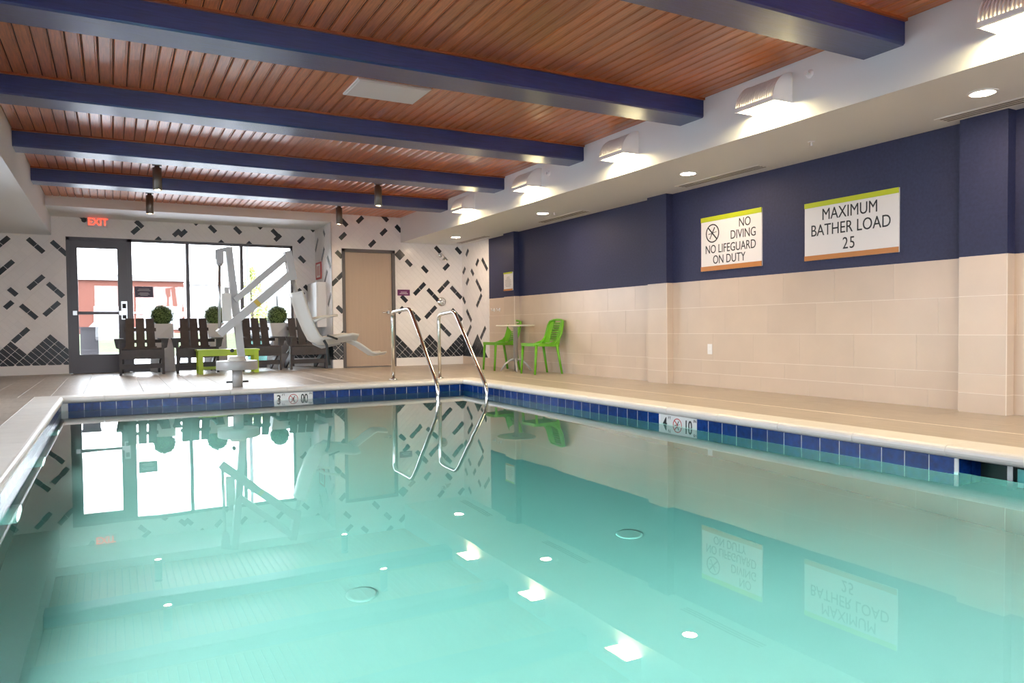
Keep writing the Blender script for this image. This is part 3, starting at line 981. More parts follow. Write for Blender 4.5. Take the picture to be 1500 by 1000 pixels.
def make_pendant():
    t = thing('cylinder_ceiling_light', '', 'light', group='short bronze cylinder lights on the wooden ceiling')
    MB().lathe([(0.055, 0.0), (0.055, -0.02), (0.03, -0.02)], 24).build('canopy', m_pend_body, t)
    MB().lathe([(0.03, -0.01), (0.03, -0.04), (0.052, -0.045), (0.052, -0.315), (0.046, -0.318), (0.044, -0.30)], 24, caps=False).build('body', m_pend_body, t)
    MB().lathe([(0.0455, -0.300), (0.0455, -0.306)], 24).build('lens', m_pend, t)
    return t


p0 = make_pendant()
for i, (x, y, lb) in enumerate(((0.53, 10.2, 'bronze cylinder ceiling light on the left, in front of the last beam'), (0.53, 12.3, 'bronze cylinder ceiling light on the left, near the exit sign'),
                                (3.35, 10.2, 'bronze cylinder ceiling light on the right, in front of the last beam'), (3.35, 12.25, 'bronze cylinder ceiling light hanging by the tan door'))):
    o = p0 if i == 0 else copy_tree(p0)
    o.location = (x, y, ZC)
    o['label'] = lb

# linear diffusers in the soffit
vent_labels = {2.35: 'slotted air diffuser in the soffit above the near pilaster', 5.39: 'slotted air diffuser in the soffit above the no diving sign',
               8.55: 'slotted air diffuser in the soffit, third from the near end', 11.6: 'slotted air diffuser in the soffit by the tiled shower corner'}
for y, lb in vent_labels.items():
    t = thing('linear_diffuser', lb, 'vent', (5.775, y, ZS), group='slotted air diffusers in the right soffit')
    MB().box(-0.085, 0.085, 0, 1.25, -0.004, 0.0).build('frame', m_soffit, t)
    for k in (-1, 0, 1):
        B(k * 0.045 - 0.012, k * 0.045 + 0.012, 0.03, 1.22, -0.006, -0.002).build('slot', m_slot, t)


def sprinkler(loc, axis, lb):
    t = thing('sprinkler_head', lb, 'sprinkler', loc, group='fire sprinkler heads')
    if axis == 'z':
        MB().lathe([(0.03, 0.0), (0.03, -0.006)], 18).build('escutcheon', m_lamp_w, t)
        MB().lathe([(0.009, -0.004), (0.009, -0.03), (0.018, -0.034), (0.018, -0.037)], 12).build('deflector', m_lamp_w, t)
    else:
        MB().lathe([(0.034, 0.0), (0.034, -0.006), (0.022, -0.02)], 18, axis='x').build('escutcheon', m_lamp_w, t)
        MB().lathe([(0.010, -0.02), (0.010, -0.045), (0.020, -0.048), (0.020, -0.051)], 12, axis='x').build('deflector', m_lamp_w, t)


sprinkler((5.41, 4.52, ZS), 'z', 'small sprinkler head hanging under the soffit above the bather load sign')
sprinkler((5.45, 8.87, ZS), 'z', 'small sprinkler head under the soffit beside the third downlight')
sprinkler((XRB, 3.99, 2.62), 'x', 'side sprinkler head on the bulkhead beside the second sconce')
sprinkler((XRB, 7.87, 2.58), 'x', 'side sprinkler head on the bulkhead between the third and fourth sconces')

# exit sign with emergency heads
t = thing('exit_sign', 'lit red exit sign with two emergency lamps above the glass door', 'sign', (-0.175, YW, 2.535))
B(-0.15, 0.15, -0.055, -0.004, -0.09, 0.085).build('housing', m_exit_face, t)
link('lettering', text_mesh('EXIT', 0.165, m_exit, 0.88, off=0.0025), t, (0, -0.056, -0.003), rot=ROT_Y)
for sx in (-1, 1):
    MB().lathe([(0.018, 0.0), (0.04, -0.05), (0.04, -0.06)], 16, (sx * 0.20, -0.02, 0.02), 'y').build('emergency_lamp', m_dark if sx < 0 else m_lamp_w, t)

# ------------------------------------------------------------------ signs on the walls
def wall_sign(name, label, y0, y1, z0, z1):
    """panel on the right wall; y0 > y1 (left to right as read)"""
    t = thing(name, label, 'sign', (XR, (y0 + y1) / 2, (z0 + z1) / 2), group='printed pool rule signs')
    w, hh = (y0 - y1) / 2, (z1 - z0) / 2
    B(-0.014, 0.0, -w, w, -hh, hh).build('panel', m_sign, t)
    bd = 0.085 * (2 * hh)
    B(-0.020, -0.012, -w, w, hh - bd, hh).build('top_band', m_sign_g, t, label='lime green band')
    B(-0.020, -0.012, -w, w, -hh, -hh + bd).build('bottom_band', m_sign_o, t, label='copper brown band')
    return t, w, hh


t, w, hh = wall_sign('pool_rule_sign', 'white sign reading NO DIVING NO LIFEGUARD ON DUTY with a diver symbol', 6.53, 5.625, 1.317, 1.925)
for txt, yy, zz, sz, sx in (('NO', -0.215, 0.182, 0.135, 0.82), ('DIVING', -0.19, 0.062, 0.135, 0.82), ('NO LIFEGUARD', 0.005, -0.068, 0.135, 0.80), ('ON DUTY', 0.02, -0.188, 0.135, 0.80)):
    lettering(t, txt, sz, (-0.0145, yy, zz), ROT_X, sx)
no_dive(t, (-0.27, 0.115), 0.105, lambda a, b, d: (-0.0142 - d, -a, b), m_black, m_black)
t, w, hh = wall_sign('pool_rule_sign', 'white sign reading MAXIMUM BATHER LOAD 25', 5.078, 4.09, 1.316, 1.872)
for txt, yy, zz, sz, sx in (('MAXIMUM', 0.0, 0.145, 0.155, 0.82), ('BATHER LOAD', 0.0, 0.0, 0.155, 0.82), ('2', 0.036, -0.15, 0.155, 0.82), ('5', -0.036, -0.15, 0.155, 0.82)):
    lettering(t, txt, sz, (-0.0145, yy, zz), ROT_X, sx)
t, w, hh = wall_sign('pool_rule_sign', 'small white notice with lime and copper bands on the far navy pilaster', 11.24, 10.93, 1.318, 1.626)
t.location.x = 5.9
mbt = MB()
for k, hw in enumerate((0.05, 0.06, 0.10, 0.11, 0.10, 0.11, 0.09)):
    mbt.box(-0.0155, -0.014, -hw, hw, 0.07 - k * 0.025 - 0.003, 0.07 - k * 0.025 + 0.003)
mbt.build('printed_lines', mat('grey_print', (0.2, 0.18, 0.18), 0.5), t)
t = thing('door_sign', 'small purple sign on the tiled wall beside the tan door', 'sign', (4.80, YF, 1.365))
B(-0.12, 0.12, -0.012, 0.0, -0.055, 0.055).build('panel', m_purple, t)
MB().box(-0.06, 0.06, -0.0135, -0.0115, 0.003, 0.015).box(-0.08, 0.08, -0.0135, -0.0115, -0.025, -0.013).build('printed_lines', m_pale, t)
t = thing('safety_sign', 'narrow red bordered sign on the return wall above the white cabinet', 'sign', (XRET, 14.12, 1.80))
B(-0.012, 0, -0.2, 0.2, -0.16, 0.16).build('panel', m_red, t)
B(-0.014, -0.011, -0.14, 0.14, -0.125, 0.125).build('inset', m_sign, t)
MB().box(-0.016, -0.013, -0.08, -0.04, -0.09, 0.09).box(-0.016, -0.013, 0.02, 0.06, -0.09, 0.09).build('printed_lines', m_red, t)
t = thing('wall_cabinet', 'tall white cabinet hung on the return wall behind the pool lift', 'cabinet', (XRET, 13.98, 1.15))
B(-0.16, 0, -0.36, 0.36, -0.41, 0.41).build('body', m_lamp_w, t)
B(-0.172, -0.158, -0.34, 0.34, -0.39, 0.39).build('door', m_lamp_w, t)
B(-0.19, -0.17, 0.26, 0.28, -0.08, 0.08).build('handle', m_steel, t)

# outlet, hooks, shower
t = thing('wall_outlet', 'white electrical outlet on the beige tiled wall', 'outlet', (XR, 6.405, 0.43))
B(-0.006, 0, -0.035, 0.035, -0.058, 0.058).build('cover_plate', m_lamp_w, t)
for zz in (-0.024, 0.024):
    B(-0.008, -0.005, -0.016, 0.016, zz - 0.014, zz + 0.014).build('socket', m_sign, t)
for y, lb in ((11.83, 'small white robe hook on the beige tile, left of the pair'), (11.62, 'small white robe hook on the beige tile, right of the pair')):
    t = thing('robe_hook', lb, 'hook', (XR, y, 1.01), group='robe hooks beside the shower corner')
    MB().lathe([(0.03, 0.0), (0.03, -0.01)], 16, axis='x').build('back_plate', m_lamp_w, t)
    MB().tube([(-0.008, 0, 0), (-0.05, 0, -0.01), (-0.06, 0, 0.03)], 0.009, 8).build('peg', m_lamp_w, t)
t = thing('wall_shower', 'chrome shower head on a short arm on the patterned tile wall', 'shower', (5.55, YF, 2.09))
MB().lathe([(0.045, 0.0), (0.045, -0.008), (0.02, -0.02)], 20, axis='y').build('flange', m_steel, t)
MB().tube([(0, -0.01, 0), (0.0, -0.10, 0.0), (0.02, -0.15, -0.05)], 0.012, 10).build('arm', m_steel, t)
MB().lathe([(0.02, 0.02), (0.03, 0.0), (0.06, -0.035), (0.062, -0.045)], 20, (0.025, -0.165, -0.07)).build('head', m_steel, t)
t = thing('shower_valve', 'round chrome shower valve on the patterned tile wall', 'valve', (5.565, YF, 1.20))
MB().lathe([(0.085, 0.0), (0.085, -0.006), (0.05, -0.02)], 28, axis='y').build('plate', m_steel, t)
MB().lathe([(0.03, -0.018), (0.03, -0.06), (0.022, -0.065)], 20, axis='y').bar((0, -0.055, 0), (0.02, -0.06, -0.075), 0.018, 0.014).build('lever', m_steel, t)

# ------------------------------------------------------------------ pool handrails
def handrail(x, pts, lb):
    t = thing('pool_handrail', lb, 'handrail', (x, pts[0][0], 0), group='stainless pool handrails')
    y0 = pts[0][0]
    P = [Vector((0, y - y0, z)) for y, z in pts]
    out = [P[0]]
    for i in range(1, len(P) - 1):
        a, b, c = P[i - 1], P[i], P[i + 1]
        r = min(0.10, (b - a).length * 0.45, (c - b).length * 0.45)
        u, v = b + (a - b).normalized() * r, b + (c - b).normalized() * r
        for k in range(7):
            s = k / 6
            out.append(u * (1 - s) ** 2 + b * 2 * s * (1 - s) + v * s * s)
    out.append(P[-1])
    MB().tube(out, 0.024, 14).build('rail', m_steel, t)
    MB().lathe([(0.055, 0.0), (0.055, 0.008), (0.03, 0.02)], 22).build('base_flange', m_steel, t)


handrail(3.376, [(9.73, 0.0), (9.745, 0.925), (9.05, 0.955), (8.16, 0.02), (8.14, -0.62)], 'stainless steel pool handrail nearer the pool lift')
handrail(4.006, [(9.60, 0.0), (9.62, 0.885), (9.07, 0.92), (8.13, -0.02), (8.11, -0.62)], 'stainless steel pool handrail nearer the green chairs')

# ------------------------------------------------------------------ pool lift
t = thing('pool_lift', 'white pool access lift with moulded seat standing at the pool edge', 'pool lift', (1.352, 9.72, 0))
MB().lathe([(0.062, 0.0), (0.062, 0.22)], 24).build('post', m_lift, t)
MB().tube([(-0.13, 0, 0.06), (0.13, 0, 0.06)], 0.012, 8).build('anchor_bolt', m_dark, t)
MB().lathe([(0.236, 0.212), (0.243, 0.22), (0.243, 0.312), (0.235, 0.322)], 40).build('base_cover', m_lift, t)
MB().lathe([(0.115, 0.32), (0.11, 0.335), (0.085, 0.375)], 28).build('swivel_collar', m_lift_seat, t)
mast = MB().bar((0.052, 0, 0.36), (-0.075, 0, 1.715), 0.10, 0.080).build('mast', m_lift, t)
MB().lathe([(0.022, 0.0), (0.022, -0.05)], 14, (-0.065, -0.045, 0.45), 'y').build('lock_knob', m_dark, mast)
MB().bar((-0.07, 0, 1.70), (-0.20, 0, 1.665), 0.07, 0.045).bar((-0.215, -0.03, 1.68), (-0.215, -0.03, 1.56), 0.012, 0.03).build('motor_bracket', m_lift, mast)
act = MB().box(-0.218, -0.135, -0.05, 0.05, 1.515, 1.655).lathe([(0.042, 1.515), (0.026, 1.485)], 16, (-0.178, 0, 0)).build('actuator_motor', m_lift, t)
MB().tube([(-0.182, 0, 1.50), (-0.195, 0, 0.72)], 0.018, 12).build('actuator_rod', m_brushed, act)
bt = MB().box(-0.165, -0.065, -0.085, -0.01, 0.81, 1.15).build('battery_box', m_lift_seat, t)
B(-0.135, -0.085, -0.07, -0.02, 1.15, 1.22).build('battery_handle', m_lift, bt)
la = MB().bar((-0.205, -0.02, 0.655), (0.672, -0.02, 1.405), 0.135, 0.095).build('lower_arm', m_lift, t)
MB().bar((0.222, -0.089, 1.015), (0.262, -0.089, 1.05), 0.004, 0.085).build('warning_label', m_yellow, la)
MB().bar((-0.02, -0.02, 1.065), (0.64, -0.02, 1.645), 0.125, 0.072).build('upper_arm', m_lift, t)
hd = MB().bar((0.625, -0.02, 1.69), (0.69, -0.02, 1.33), 0.145, 0.085).build('arm_head', m_lift, t)
MB().tube([(0.695, 0, 1.34), (0.76, 0, 1.08), (0.86, 0, 0.72), (0.95, 0, 0.52), (1.05, 0, 0.47), (1.28, 0, 0.52)], 0.026, 12).build('seat_stem', m_lift, t)


def shell(pts, w, lip, th, name, m, parent):
    """moulded panel: pts = centre line in x-z with normals towards the sitter; side lips raised"""
    n = len(pts)
    cols = [(-w / 2, lip), (-w / 2 + 0.03, lip * 0.9), (-w / 2 + 0.075, 0.0), (0, -0.01), (w / 2 - 0.075, 0.0), (w / 2 - 0.03, lip * 0.9), (w / 2, lip)]
    vs, fs = [], []
    for side in (0, 1):
        for i, (x, z) in enumerate(pts):
            a = pts[max(i - 1, 0)]
            b = pts[min(i + 1, n - 1)]
            d = Vector((b[0] - a[0], 0, b[1] - a[1])).normalized()
            nn = Vector((-d.z, 0, d.x))
            for y, l in cols:
                p = Vector((x, y, z)) + nn * (l - (th if side else 0))
                vs.append(p)
    k = len(cols)
    for i in range(n - 1):
        for j in range(k - 1):
            a = i * k + j
            fs.append((a, a + 1, a + k + 1, a + k))
            o = n * k
            fs.append((o + a, o + a + k, o + a + k + 1, o + a + 1))
    o = n * k
    for i in range(n - 1):
        for j in (0, k - 1):
            a = i * k + j
            fs.append((a, a + k, o + a + k, o + a))
    for j in range(k - 1):
        for i in (0, n - 1):
            a = i * k + j
            fs.append((a, a + 1, o + a + 1, o + a))
    return MB().add(vs, fs, True).build(name, m, parent)


seat_root = shell([(0.70, 1.17), (0.72, 1.10), (0.78, 0.90), (0.86, 0.70), (0.92, 0.58), (1.0, 0.53), (1.12, 0.53), (1.28, 0.555), (1.40, 0.575), (1.47, 0.56)], 0.44, 0.075, 0.03, 'seat_shell', m_lift_seat, t)
shell([(1.40, 0.545), (1.50, 0.50), (1.60, 0.43), (1.68, 0.375), (1.74, 0.36), (1.88, 0.375)], 0.30, 0.025, 0.022, 'footrest', m_lift_seat, t)
for yy in (-0.24, 0.24):
    MB().tube([(0.90, yy, 0.80), (1.0, yy, 0.845), (1.20, yy, 0.88)], 0.016, 10).build('armrest', m_lift_seat, t)
MB().tube([(1.02, -0.235, 0.56), (1.05, -0.25, 0.50), (1.06, -0.25, 0.40), (1.08, -0.25, 0.24)], 0.018, 8).tube([(1.06, -0.235, 0.62), (1.12, -0.25, 0.60), (1.19, -0.26, 0.57)], 0.013, 8).build('seat_strap', m_dark, t)


# ------------------------------------------------------------------ adirondack chairs
def make_adirondack():
    t = thing('adirondack_chair', '', 'chair', group='dark Adirondack chairs in front of the window')
    W = 0.30
    for sx in (-1, 1):
        MB().box(sx * (W + 0.006) - 0.018, sx * (W + 0.006) + 0.018, -0.005, 0.095, 0, 0.555).build('front_leg', m_chair, t)
        MB().bar((sx * (W - 0.03), -0.0, 0.335), (sx * (W - 0.03), 0.70, 0.04), 0.03, 0.10, side=(1, 0, 0)).box(sx * (W - 0.03) - 0.015, sx * (W - 0.03) + 0.015, 0.64, 0.76, 0.0, 0.08).build('rear_leg', m_chair, t)
        arm = MB().prism([(sx * 0.255, -0.06), (sx * 0.39, -0.06), (sx * 0.39, 0.20), (sx * 0.33, 0.66), (sx * 0.255, 0.66)], 0.555, 0.58, lambda a, b, d: (a, b, d)).build('armrest', m_chair, t)
        MB().prism([(sx * 0.325, 0.415), (sx * 0.325, 0.555), (sx * 0.39, 0.555), (sx * 0.365, 0.43)], 0.02, 0.05, lambda a, b, d: (a, d, b)).build('arm_bracket', m_chair, arm)
    MB().box(-W, W, -0.03, -0.005, 0.255, 0.40).build('front_apron', m_chair, t)
    MB().box(-W, W, 0.02, 0.045, 0.10, 0.175).build('lower_stretcher', m_chair, t)
    for k in range(4):
        y, z = 0.01 + 0.115 * k, 0.405 - 0.036 * k
        MB().bar((-W, y + 0.05, z), (W, y + 0.05, z), 0.105, 0.022, side=(0, 1, -0.31)).build('seat_slat', m_chair, t)
    for k in (-1, 0, 1):
        MB().bar((k * 0.158, 0.44, 0.24), (k * 0.150, 0.73, 0.905), 0.127, 0.022, side=(1, 0, 0)).build('back_slat', m_chair, t)
    for y, z in ((0.535, 0.415), (0.67, 0.72)):
        MB().bar((-0.24, y + 0.008, z), (0.24, y + 0.008, z), 0.02, 0.055, side=(0, 1, -0.4)).build('back_rail', m_chair, t)
    MB().box(-0.33, 0.33, 0.60, 0.635, 0.50, 0.555).build('arm_rail', m_chair, t)
    return t


ad0 = make_adirondack()
for i, (x, y, rz, lb) in enumerate(((0.41, 13.24, 0.0, 'dark Adirondack chair directly beside the glass door'), (1.235, 13.24, 0.0, 'dark Adirondack chair second from the glass door, behind the lime table'),
                                    (2.25, 13.24, 0.0, 'dark Adirondack chair behind the pool lift base, right end of the lime table'), (3.045, 13.23, 0.0, 'dark Adirondack chair in the corner under the pool lift seat'))):
    o = ad0 if i == 0 else copy_tree(ad0)
    o.location = (x, y, 0)
    o.rotation_euler = (0, 0, rz)
    o['label'] = lb

# lime table
t = thing('coffee_table', 'lime green low table standing behind the pool lift', 'table', (1.655, 12.95, 0))
for k in range(4):
    B(-0.475, 0.475, -0.20 + k * 0.101, -0.105 + k * 0.101, 0.365, 0.39).build('top_slat', m_lime, t)
MB().box(-0.45, 0.45, -0.175, -0.15, 0.285, 0.365).box(-0.45, 0.45, 0.15, 0.175, 0.285, 0.365).build('apron', m_lime, t)
for sx in (-1, 1):
    for sy in (-1, 1):
        B(sx * 0.425 - 0.035, sx * 0.425 + 0.035, sy * 0.165 - 0.02, sy * 0.165 + 0.02, 0, 0.365).build('leg', m_lime, t)
    B(sx * 0.425 - 0.02, sx * 0.425 + 0.02, -0.15, 0.15, 0.06, 0.12).build('side_stretcher', m_lime, t)
B(-0.42, 0.42, 0.145, 0.165, 0.055, 0.105).build('stretcher', m_lime, t)


# topiary planters
def make_topiary():
    t = thing('topiary_planter', '', 'planter', group='ball topiaries in white planters')
    vs, fs = [], []
    for (hw, z, a) in ((0.145, 0.0, 0.55), (0.14, 0.25, 0.42), (0.15, 0.55, 0.15), (0.165, 0.82, 0.0), (0.14, 0.82, 0.0), (0.13, 0.76, 0.0)):
        for k in range(4):
            b = a + PI / 4 + k * PI / 2
            vs.append((hw * R2 * math.cos(b), hw * R2 * math.sin(b), z))
    for i in range(5):
        for k in range(4):
            j = (k + 1) % 4
            fs.append((i * 4 + k, i * 4 + j, (i + 1) * 4 + j, (i + 1) * 4 + k))
    fs += [(3, 2, 1, 0), (20, 21, 22, 23)]
    MB().add(vs, fs).build('pot', m_pot, t)
    core = MB().lathe([(0.01, -0.16)] + [(0.165 * math.cos(a), 0.165 * math.sin(a)) for a in [(-80 + 20 * k) * PI / 180 for k in range(9)]] + [(0.01, 0.16)], 20, (0, 0, 0.955))
    core.build('foliage_core', m_leaf_core, t)
    lv = MB()
    rnd = random.Random(3)
    for k in range(1500):
        z = rnd.uniform(-1, 1)
        a = rnd.uniform(0, 2 * PI)
        n = Vector((math.sqrt(1 - z * z) * math.cos(a), math.sqrt(1 - z * z) * math.sin(a), z))
        r = rnd.uniform(0.160, 0.188)
        tilt = Vector((rnd.uniform(-1, 1), rnd.uniform(-1, 1), rnd.uniform(-1, 1)))
        u = n.cross(tilt).normalized()
        v = (n * rnd.uniform(0.2, 0.8) + n.cross(u) * rnd.choice((-1, 1))).normalized()
        c = n * r + Vector((0, 0, 0.955))
        L, w = 0.024, 0.010
        lv.add([c - v * L * 0.5, c + u * w, c + v * L * 0.5, c - u * w], [(0, 1, 2, 3)])
    link('leaves', lv.mesh('leaves', m_leaf, fix=False), t, kind='stuff')
    return t


tp0 = make_topiary()
for i, (x, y, rz, lb) in enumerate(((0.76, 14.2, 0.0, 'ball topiary in a white planter nearest the glass door'), (1.62, 14.2, 0.0, 'ball topiary in a white planter half hidden behind the pool lift mast'),
                                    (2.70, 14.2, 0.0, 'ball topiary in a white planter at the right end of the window'))):
    o = tp0 if i == 0 else copy_tree(tp0)
    o.location = (x, y, 0)
    o.rotation_euler = (0, 0, rz)
    o['label'] = lb


# ------------------------------------------------------------------ green chairs and bistro table
def make_green_chair():
    t = thing('resin_chair', '', 'chair', group='bright green resin chairs by the bistro table')
    # seat: rounded slab with turned-down front
    out = []
    hw = 0.215
    for (x, y) in ((-hw, 0.20), (-hw - 0.01, -0.15), (-hw + 0.03, -0.225), (hw - 0.03, -0.225), (hw + 0.01, -0.15), (hw, 0.20)):
        out.append((x, y))
    MB().prism(out, 0.412, 0.458, lambda a, b, d: (a, b, d + 0.02 * max(0, -b - 0.05) - 0.03 * max(0, b))).build('seat', m_green, t)
    for (sx, sy, ex, ey) in ((-1, -1, -0.205, -0.215), (1, -1, 0.205, -0.215), (-1, 1, -0.215, 0.245), (1, 1, 0.215, 0.245)):
        tx, ty = sx * 0.20, -0.185 if sy < 0 else 0.165
        MB().tube([(tx, ty, 0.445), (tx + (ex - tx) * 0.5, ty + (ey - ty) * 0.5, 0.22), (ex, ey, 0.0)], [0.022, 0.019, 0.016], 10).build('leg', m_green, t)
    # back frame: a hoop leaning back
    hoop = [(-0.205, 0.12, 0.445), (-0.215, 0.19, 0.50), (-0.222, 0.235, 0.60), (-0.215, 0.265, 0.72), (-0.185, 0.285, 0.785), (-0.10, 0.30, 0.805), (0, 0.305, 0.81),
            (0.10, 0.30, 0.805), (0.185, 0.285, 0.785), (0.215, 0.265, 0.72), (0.222, 0.235, 0.60), (0.215, 0.19, 0.50), (0.205, 0.12, 0.445)]
    bk = MB().tube(hoop, 0.017, 10).build('back_frame', m_green, t)
    for sx in (-1, 1):
        pan = MB()
        pts = []
        for z in (0.46, 0.55, 0.65, 0.74, 0.79):
            f = (z - 0.445) / 0.36
            pts.append((z, 0.175 + 0.115 * f))
        vs, fs = [], []
        for z, y in pts:
            for xx in (sx * 0.215, sx * 0.085):
                for d in (0, 0.010):
                    vs.append((xx, y + 0.03 * (1 - (abs(xx) / 0.22) ** 2) + d, z))
        for i in range(len(pts) - 1):
            a, b = i * 4, (i + 1) * 4
            fs += [(a, a + 2, b + 2, b), (a + 1, b + 1, b + 3, a + 3), (a, b, b + 1, a + 1), (a + 2, a + 3, b + 3, b + 2)]
        fs += [(0, 1, 3, 2), (16, 18, 19, 17)]
        MB().add(vs, fs).build('back_side_panel', m_green, bk)
        MB().prism([(-0.02, 0.445), (0.20, 0.445), (0.225, 0.58), (0.15, 0.50)], sx * 0.200, sx * 0.222, lambda a, b, d: (d, a, b)).build('side_wing', m_green, bk)
    for k in range(9):
        z = 0.50 + 0.032 * k
        f = (z - 0.445) / 0.36
        y = 0.175 + 0.115 * f
        MB().tube([(-0.092, y + 0.028, z), (0, y + 0.034, z), (0.092, y + 0.028, z)], 0.010, 6).build('back_slat', m_green, bk)
    return t


g0 = make_green_chair()
for i, (x, y, lb) in enumerate(((5.64, 10.92, 'bright green chair on the far side of the small round table'), (5.65, 9.63, 'bright green chair on the near side of the small round table'))):
    o = g0 if i == 0 else copy_tree(g0)
    o.location = (x, y, 0)
    o.rotation_euler = (0, 0, -PI / 2)
    o['label'] = lb
t = thing('bistro_table', 'small round bistro table with a four-legged metal pedestal', 'table', (5.58, 10.28, 0))
MB().lathe([(0.30, 0.715), (0.305, 0.72), (0.305, 0.732), (0.30, 0.737)], 48).build('table_top', m_tabletop, t)
MB().lathe([(0.036, 0.16), (0.036, 0.70), (0.07, 0.705), (0.07, 0.715)], 20).build('column', m_greymetal, t)
for k in range(4):
    a = PI / 4 + k * PI / 2 + 0.35
    d = Vector((math.cos(a), math.sin(a), 0))
    MB().tube([d * 0.02 + Vector((0, 0, 0.20)), d * 0.09 + Vector((0, 0, 0.185)), d * 0.17 + Vector((0, 0, 0.12)), d * 0.24 + Vector((0, 0, 0.012))], [0.018, 0.017, 0.015, 0.012], 8).build('leg', m_greymetal, t)

# ------------------------------------------------------------------ outside
m_grass = mat('grass', (0.030, 0.046, 0.006), 0.9, var=0.3, scale=3, bump=0.4, bscale=30)
m_asph = mat('asphalt', (0.05, 0.05, 0.052), 0.9, var=0.1)
m_orange = mat('orange_render', (0.115, 0.034, 0.021), 0.8, var=0.05, scale=1)
m_bwhite = mat('white_render', (0.40, 0.395, 0.39), 0.8)
m_bglass = mat('far_window_glass', (0.30, 0.30, 0.33), 0.2)
m_carw = mat('silver_car_paint', (0.22, 0.225, 0.235), 0.3, metal=0.3)
m_bark = mat('bark', (0.08, 0.06, 0.045), 0.9)
m_tleaf = mat('pale_tree_leaf', (0.24, 0.30, 0.06), 0.7, var=0.3, scale=8)
m_metalpost = mat('light_pole_metal', (0.07, 0.068, 0.075), 0.5)
m_teal = mat('teal_bin_plastic', (0.06, 0.20, 0.17), 0.5)
m_walk = mat('concrete_walk', (0.46, 0.45, 0.47), 0.9, var=0.08)
vs, fs = [], []
prof = [(23.0, -0.12), (24.0, -0.05), (26.0, 0.05), (28.0, 0.35), (30.0, 0.60), (33.0, 0.60), (36.0, 0.1)]
xs = [-40 + 5 * k for k in range(25)]
for y, z in prof:
    for x in xs:
        vs.append((x, y, z))
for i in range(len(prof) - 1):
    for k in range(len(xs) - 1):
        a = i * len(xs) + k
        fs.append((a, a + 1, a + len(xs) + 1, a + len(xs)))
tag(MB().add(vs, fs).build('lawn', m_grass), 'green lawn bank outside the window', 'grass', kind='stuff')
struct('paved_walk', B(-45, 85, 14.55, 24.0, -0.3, -0.05), m_walk)
struct('car_park', B(-90, 120, 36, 160, -0.4, 0.05), m_asph)
struct('rear_ground', MB().box(-90, 120, -90, YB - T, -0.6, -0.1).box(-90, XL - T, YB - T, 14.55, -0.6, -0.1).box(XR + T, 120, YB - T, 14.55, -0.6, -0.1), m_walk)
# orange building
t = thing('orange_building', 'low orange building with white parapet beyond the lawn', 'building', (0, 75, 0))
B(-22, 5.9, 0, 14, 0, 5.2).build('wall', m_orange, t)
B(-22.3, 6.1, -0.3, 14.3, 5.2, 5.75).build('parapet', m_bwhite, t)
B(-22, 5.92, -0.08, 0, 2.25, 2.4).build('white_band', m_bwhite, t)
for a, b, z0, z1 in ((-1.4, 1.0, 1.0, 2.9), (2.5, 3.7, 0.9, 2.9), (4.4, 5.7, 0.8, 2.9), (-6, -3.6, 1.0, 2.9), (-10, -7.6, 1.0, 2.9)):
    f = B(a, b, -0.1, 0.02, z0, z1).build('window_frame', m_bwhite, t)
    B(a + 0.12, b - 0.12, -0.13, -0.09, z0 + 0.12, z1 - 0.12).build('pane', m_bglass, f)
t = thing('pale_building', 'pale building right of the orange one, behind the trees', 'building', (0, 92, 0))
B(7.9, 34, 0, 14, 0, 5.9).build('wall', m_bwhite, t)
B(7.7, 34.2, -0.2, 14.2, 5.9, 6.3).build('parapet', m_bwhite, t)
for k in range(7):
    f = B(10 + 3.3 * k, 12 + 3.3 * k, -0.08, 0.02, 1.4, 3.2).build('window_frame', m_bwhite, t)
    B(10.1 + 3.3 * k, 11.9 + 3.3 * k, -0.1, -0.07, 1.5, 3.1).build('pane', m_bglass, f)


def car(x, y, lb, L=4.4):
    t = thing('parked_car', lb, 'car', (x, y, 0.05), group='cars parked beyond the lawn')
    h = L / 2
    MB().prism([(-h, 0.35), (-h, 0.75), (-h * 0.75, 0.88), (h * 0.45, 0.92), (h * 0.95, 0.78), (h, 0.35)], -0.85, 0.85, lambda a, b, d: (a, d, b)).build('body', m_carw, t)
    cb = MB().prism([(-h * 0.85, 0.86), (-h * 0.62, 1.40), (h * 0.1, 1.45), (h * 0.48, 0.90)], -0.74, 0.74, lambda a, b, d: (a, d, b)).build('cabin', m_carw, t)
    MB().prism([(-h * 0.74, 0.92), (-h * 0.58, 1.34), (-h * 0.22, 1.36), (-h * 0.22, 0.92)], -0.752, -0.74, lambda a, b, d: (a, d, b)) \
        .prism([(-h * 0.16, 0.92), (-h * 0.16, 1.37), (h * 0.08, 1.38), (h * 0.36, 0.94)], -0.752, -0.74, lambda a, b, d: (a, d, b)).build('side_window', m_bglass, cb)
    for xx in (-h * 0.6, h * 0.62):
        for yy in (-0.80, 0.64):
            MB().lathe([(0.33, 0.0), (0.33, 0.16)], 18, (xx, yy, 0.33), 'y').build('wheel', m_dark, t)


car(0.35, 60, 'silver car parked beyond the lawn, seen through the door glass')
car(-5.2, 61, 'silver car parked beyond the lawn, left of the door glass')
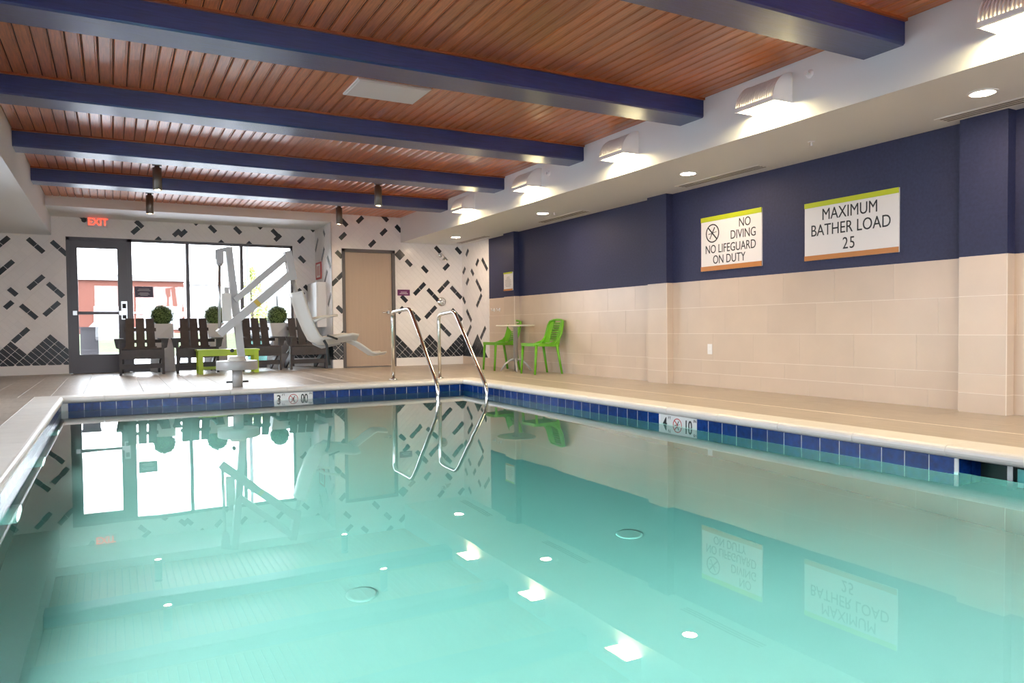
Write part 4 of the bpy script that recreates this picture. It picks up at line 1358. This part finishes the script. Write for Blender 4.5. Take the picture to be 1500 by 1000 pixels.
# tree, lamp pole, bin, white van
t = thing('young_tree', 'pale green young tree outside behind the pool lift arms', 'tree', (4.75, 30, 0.6))
MB().tube([(0, 0, 0), (0.02, 0, 0.8), (-0.03, 0.02, 1.6), (0.02, 0, 2.3)], [0.06, 0.05, 0.035, 0.015], 8).tube([(0, 0, 0.7), (0.3, 0.05, 1.3)], [0.03, 0.012], 6).tube([(0, 0, 0.9), (-0.3, -0.05, 1.5)], [0.03, 0.012], 6).build('trunk', m_bark, t)
lv = MB()
rnd = random.Random(9)
for k in range(900):
    a = rnd.uniform(0, 2 * PI)
    z = rnd.uniform(0.35, 2.5)
    rr = 0.62 * math.sin(min(1, max(0.08, (2.6 - z) / 2.2)) * PI * 0.62) * math.sqrt(rnd.random())
    c = Vector((rr * math.cos(a), rr * math.sin(a), z))
    u = Vector((rnd.uniform(-1, 1), rnd.uniform(-1, 1), rnd.uniform(-1, 1))).normalized()
    v = u.orthogonal().normalized()
    lv.add([c - u * 0.07, c + v * 0.04, c + u * 0.07, c - v * 0.04], [(0, 1, 2, 3)])
link('crown', lv.mesh('crown', m_tleaf, fix=False), t, kind='stuff')
t = thing('light_pole', 'tall grey light pole outside the right window pane', 'pole', (4.38, 28.4, 0.41))
MB().lathe([(0.12, 0.0), (0.12, 0.25), (0.07, 0.27), (0.05, 6.5)], 14).build('shaft', m_metalpost, t)
MB().bar((0, 0, 6.4), (0.7, -0.2, 6.55), 0.16, 0.08).build('lamp_arm', m_metalpost, t)
t = thing('waste_bin', 'teal waste bin on the walk outside, between the chairs', 'bin', (2.55, 15.4, -0.05))
MB().lathe([(0.20, 0.0), (0.23, 0.55), (0.23, 0.60)], 20).build('bin_body', m_teal, t)
MB().lathe([(0.24, 0.60), (0.24, 0.64), (0.12, 0.70)], 20).build('lid', m_dark, t)
t = thing('box_truck', 'white box truck parked outside at the right edge of the window', 'truck', (6.6, 31.5, 0.6))
B(-0.75, 2.6, -0.9, 0.9, 0.45, 1.75).build('cargo_box', m_bwhite, t)
MB().prism([(-1.6, 0.35), (-1.6, 0.85), (-1.2, 1.45), (-0.8, 1.5), (-0.8, 0.35)], -0.85, 0.85, lambda a, b, d: (a, d, b)).build('cab', m_carw, t)
for xx in (-1.2, 1.7):
    for yy in (-0.9, 0.7):
        MB().lathe([(0.3, 0.0), (0.3, 0.2)], 16, (xx, yy, 0.3), 'y').build('wheel', m_dark, t)
t = thing('bollard_panel', 'dark grey utility box just outside the glass door', 'utility box', (-0.36, 15.3, -0.05))
B(-0.14, 0.14, -0.12, 0.12, 0, 0.80).build('body', m_metalpost, t)
B(-0.155, 0.155, -0.135, 0.135, 0.80, 0.83).build('lid', m_frame, t)
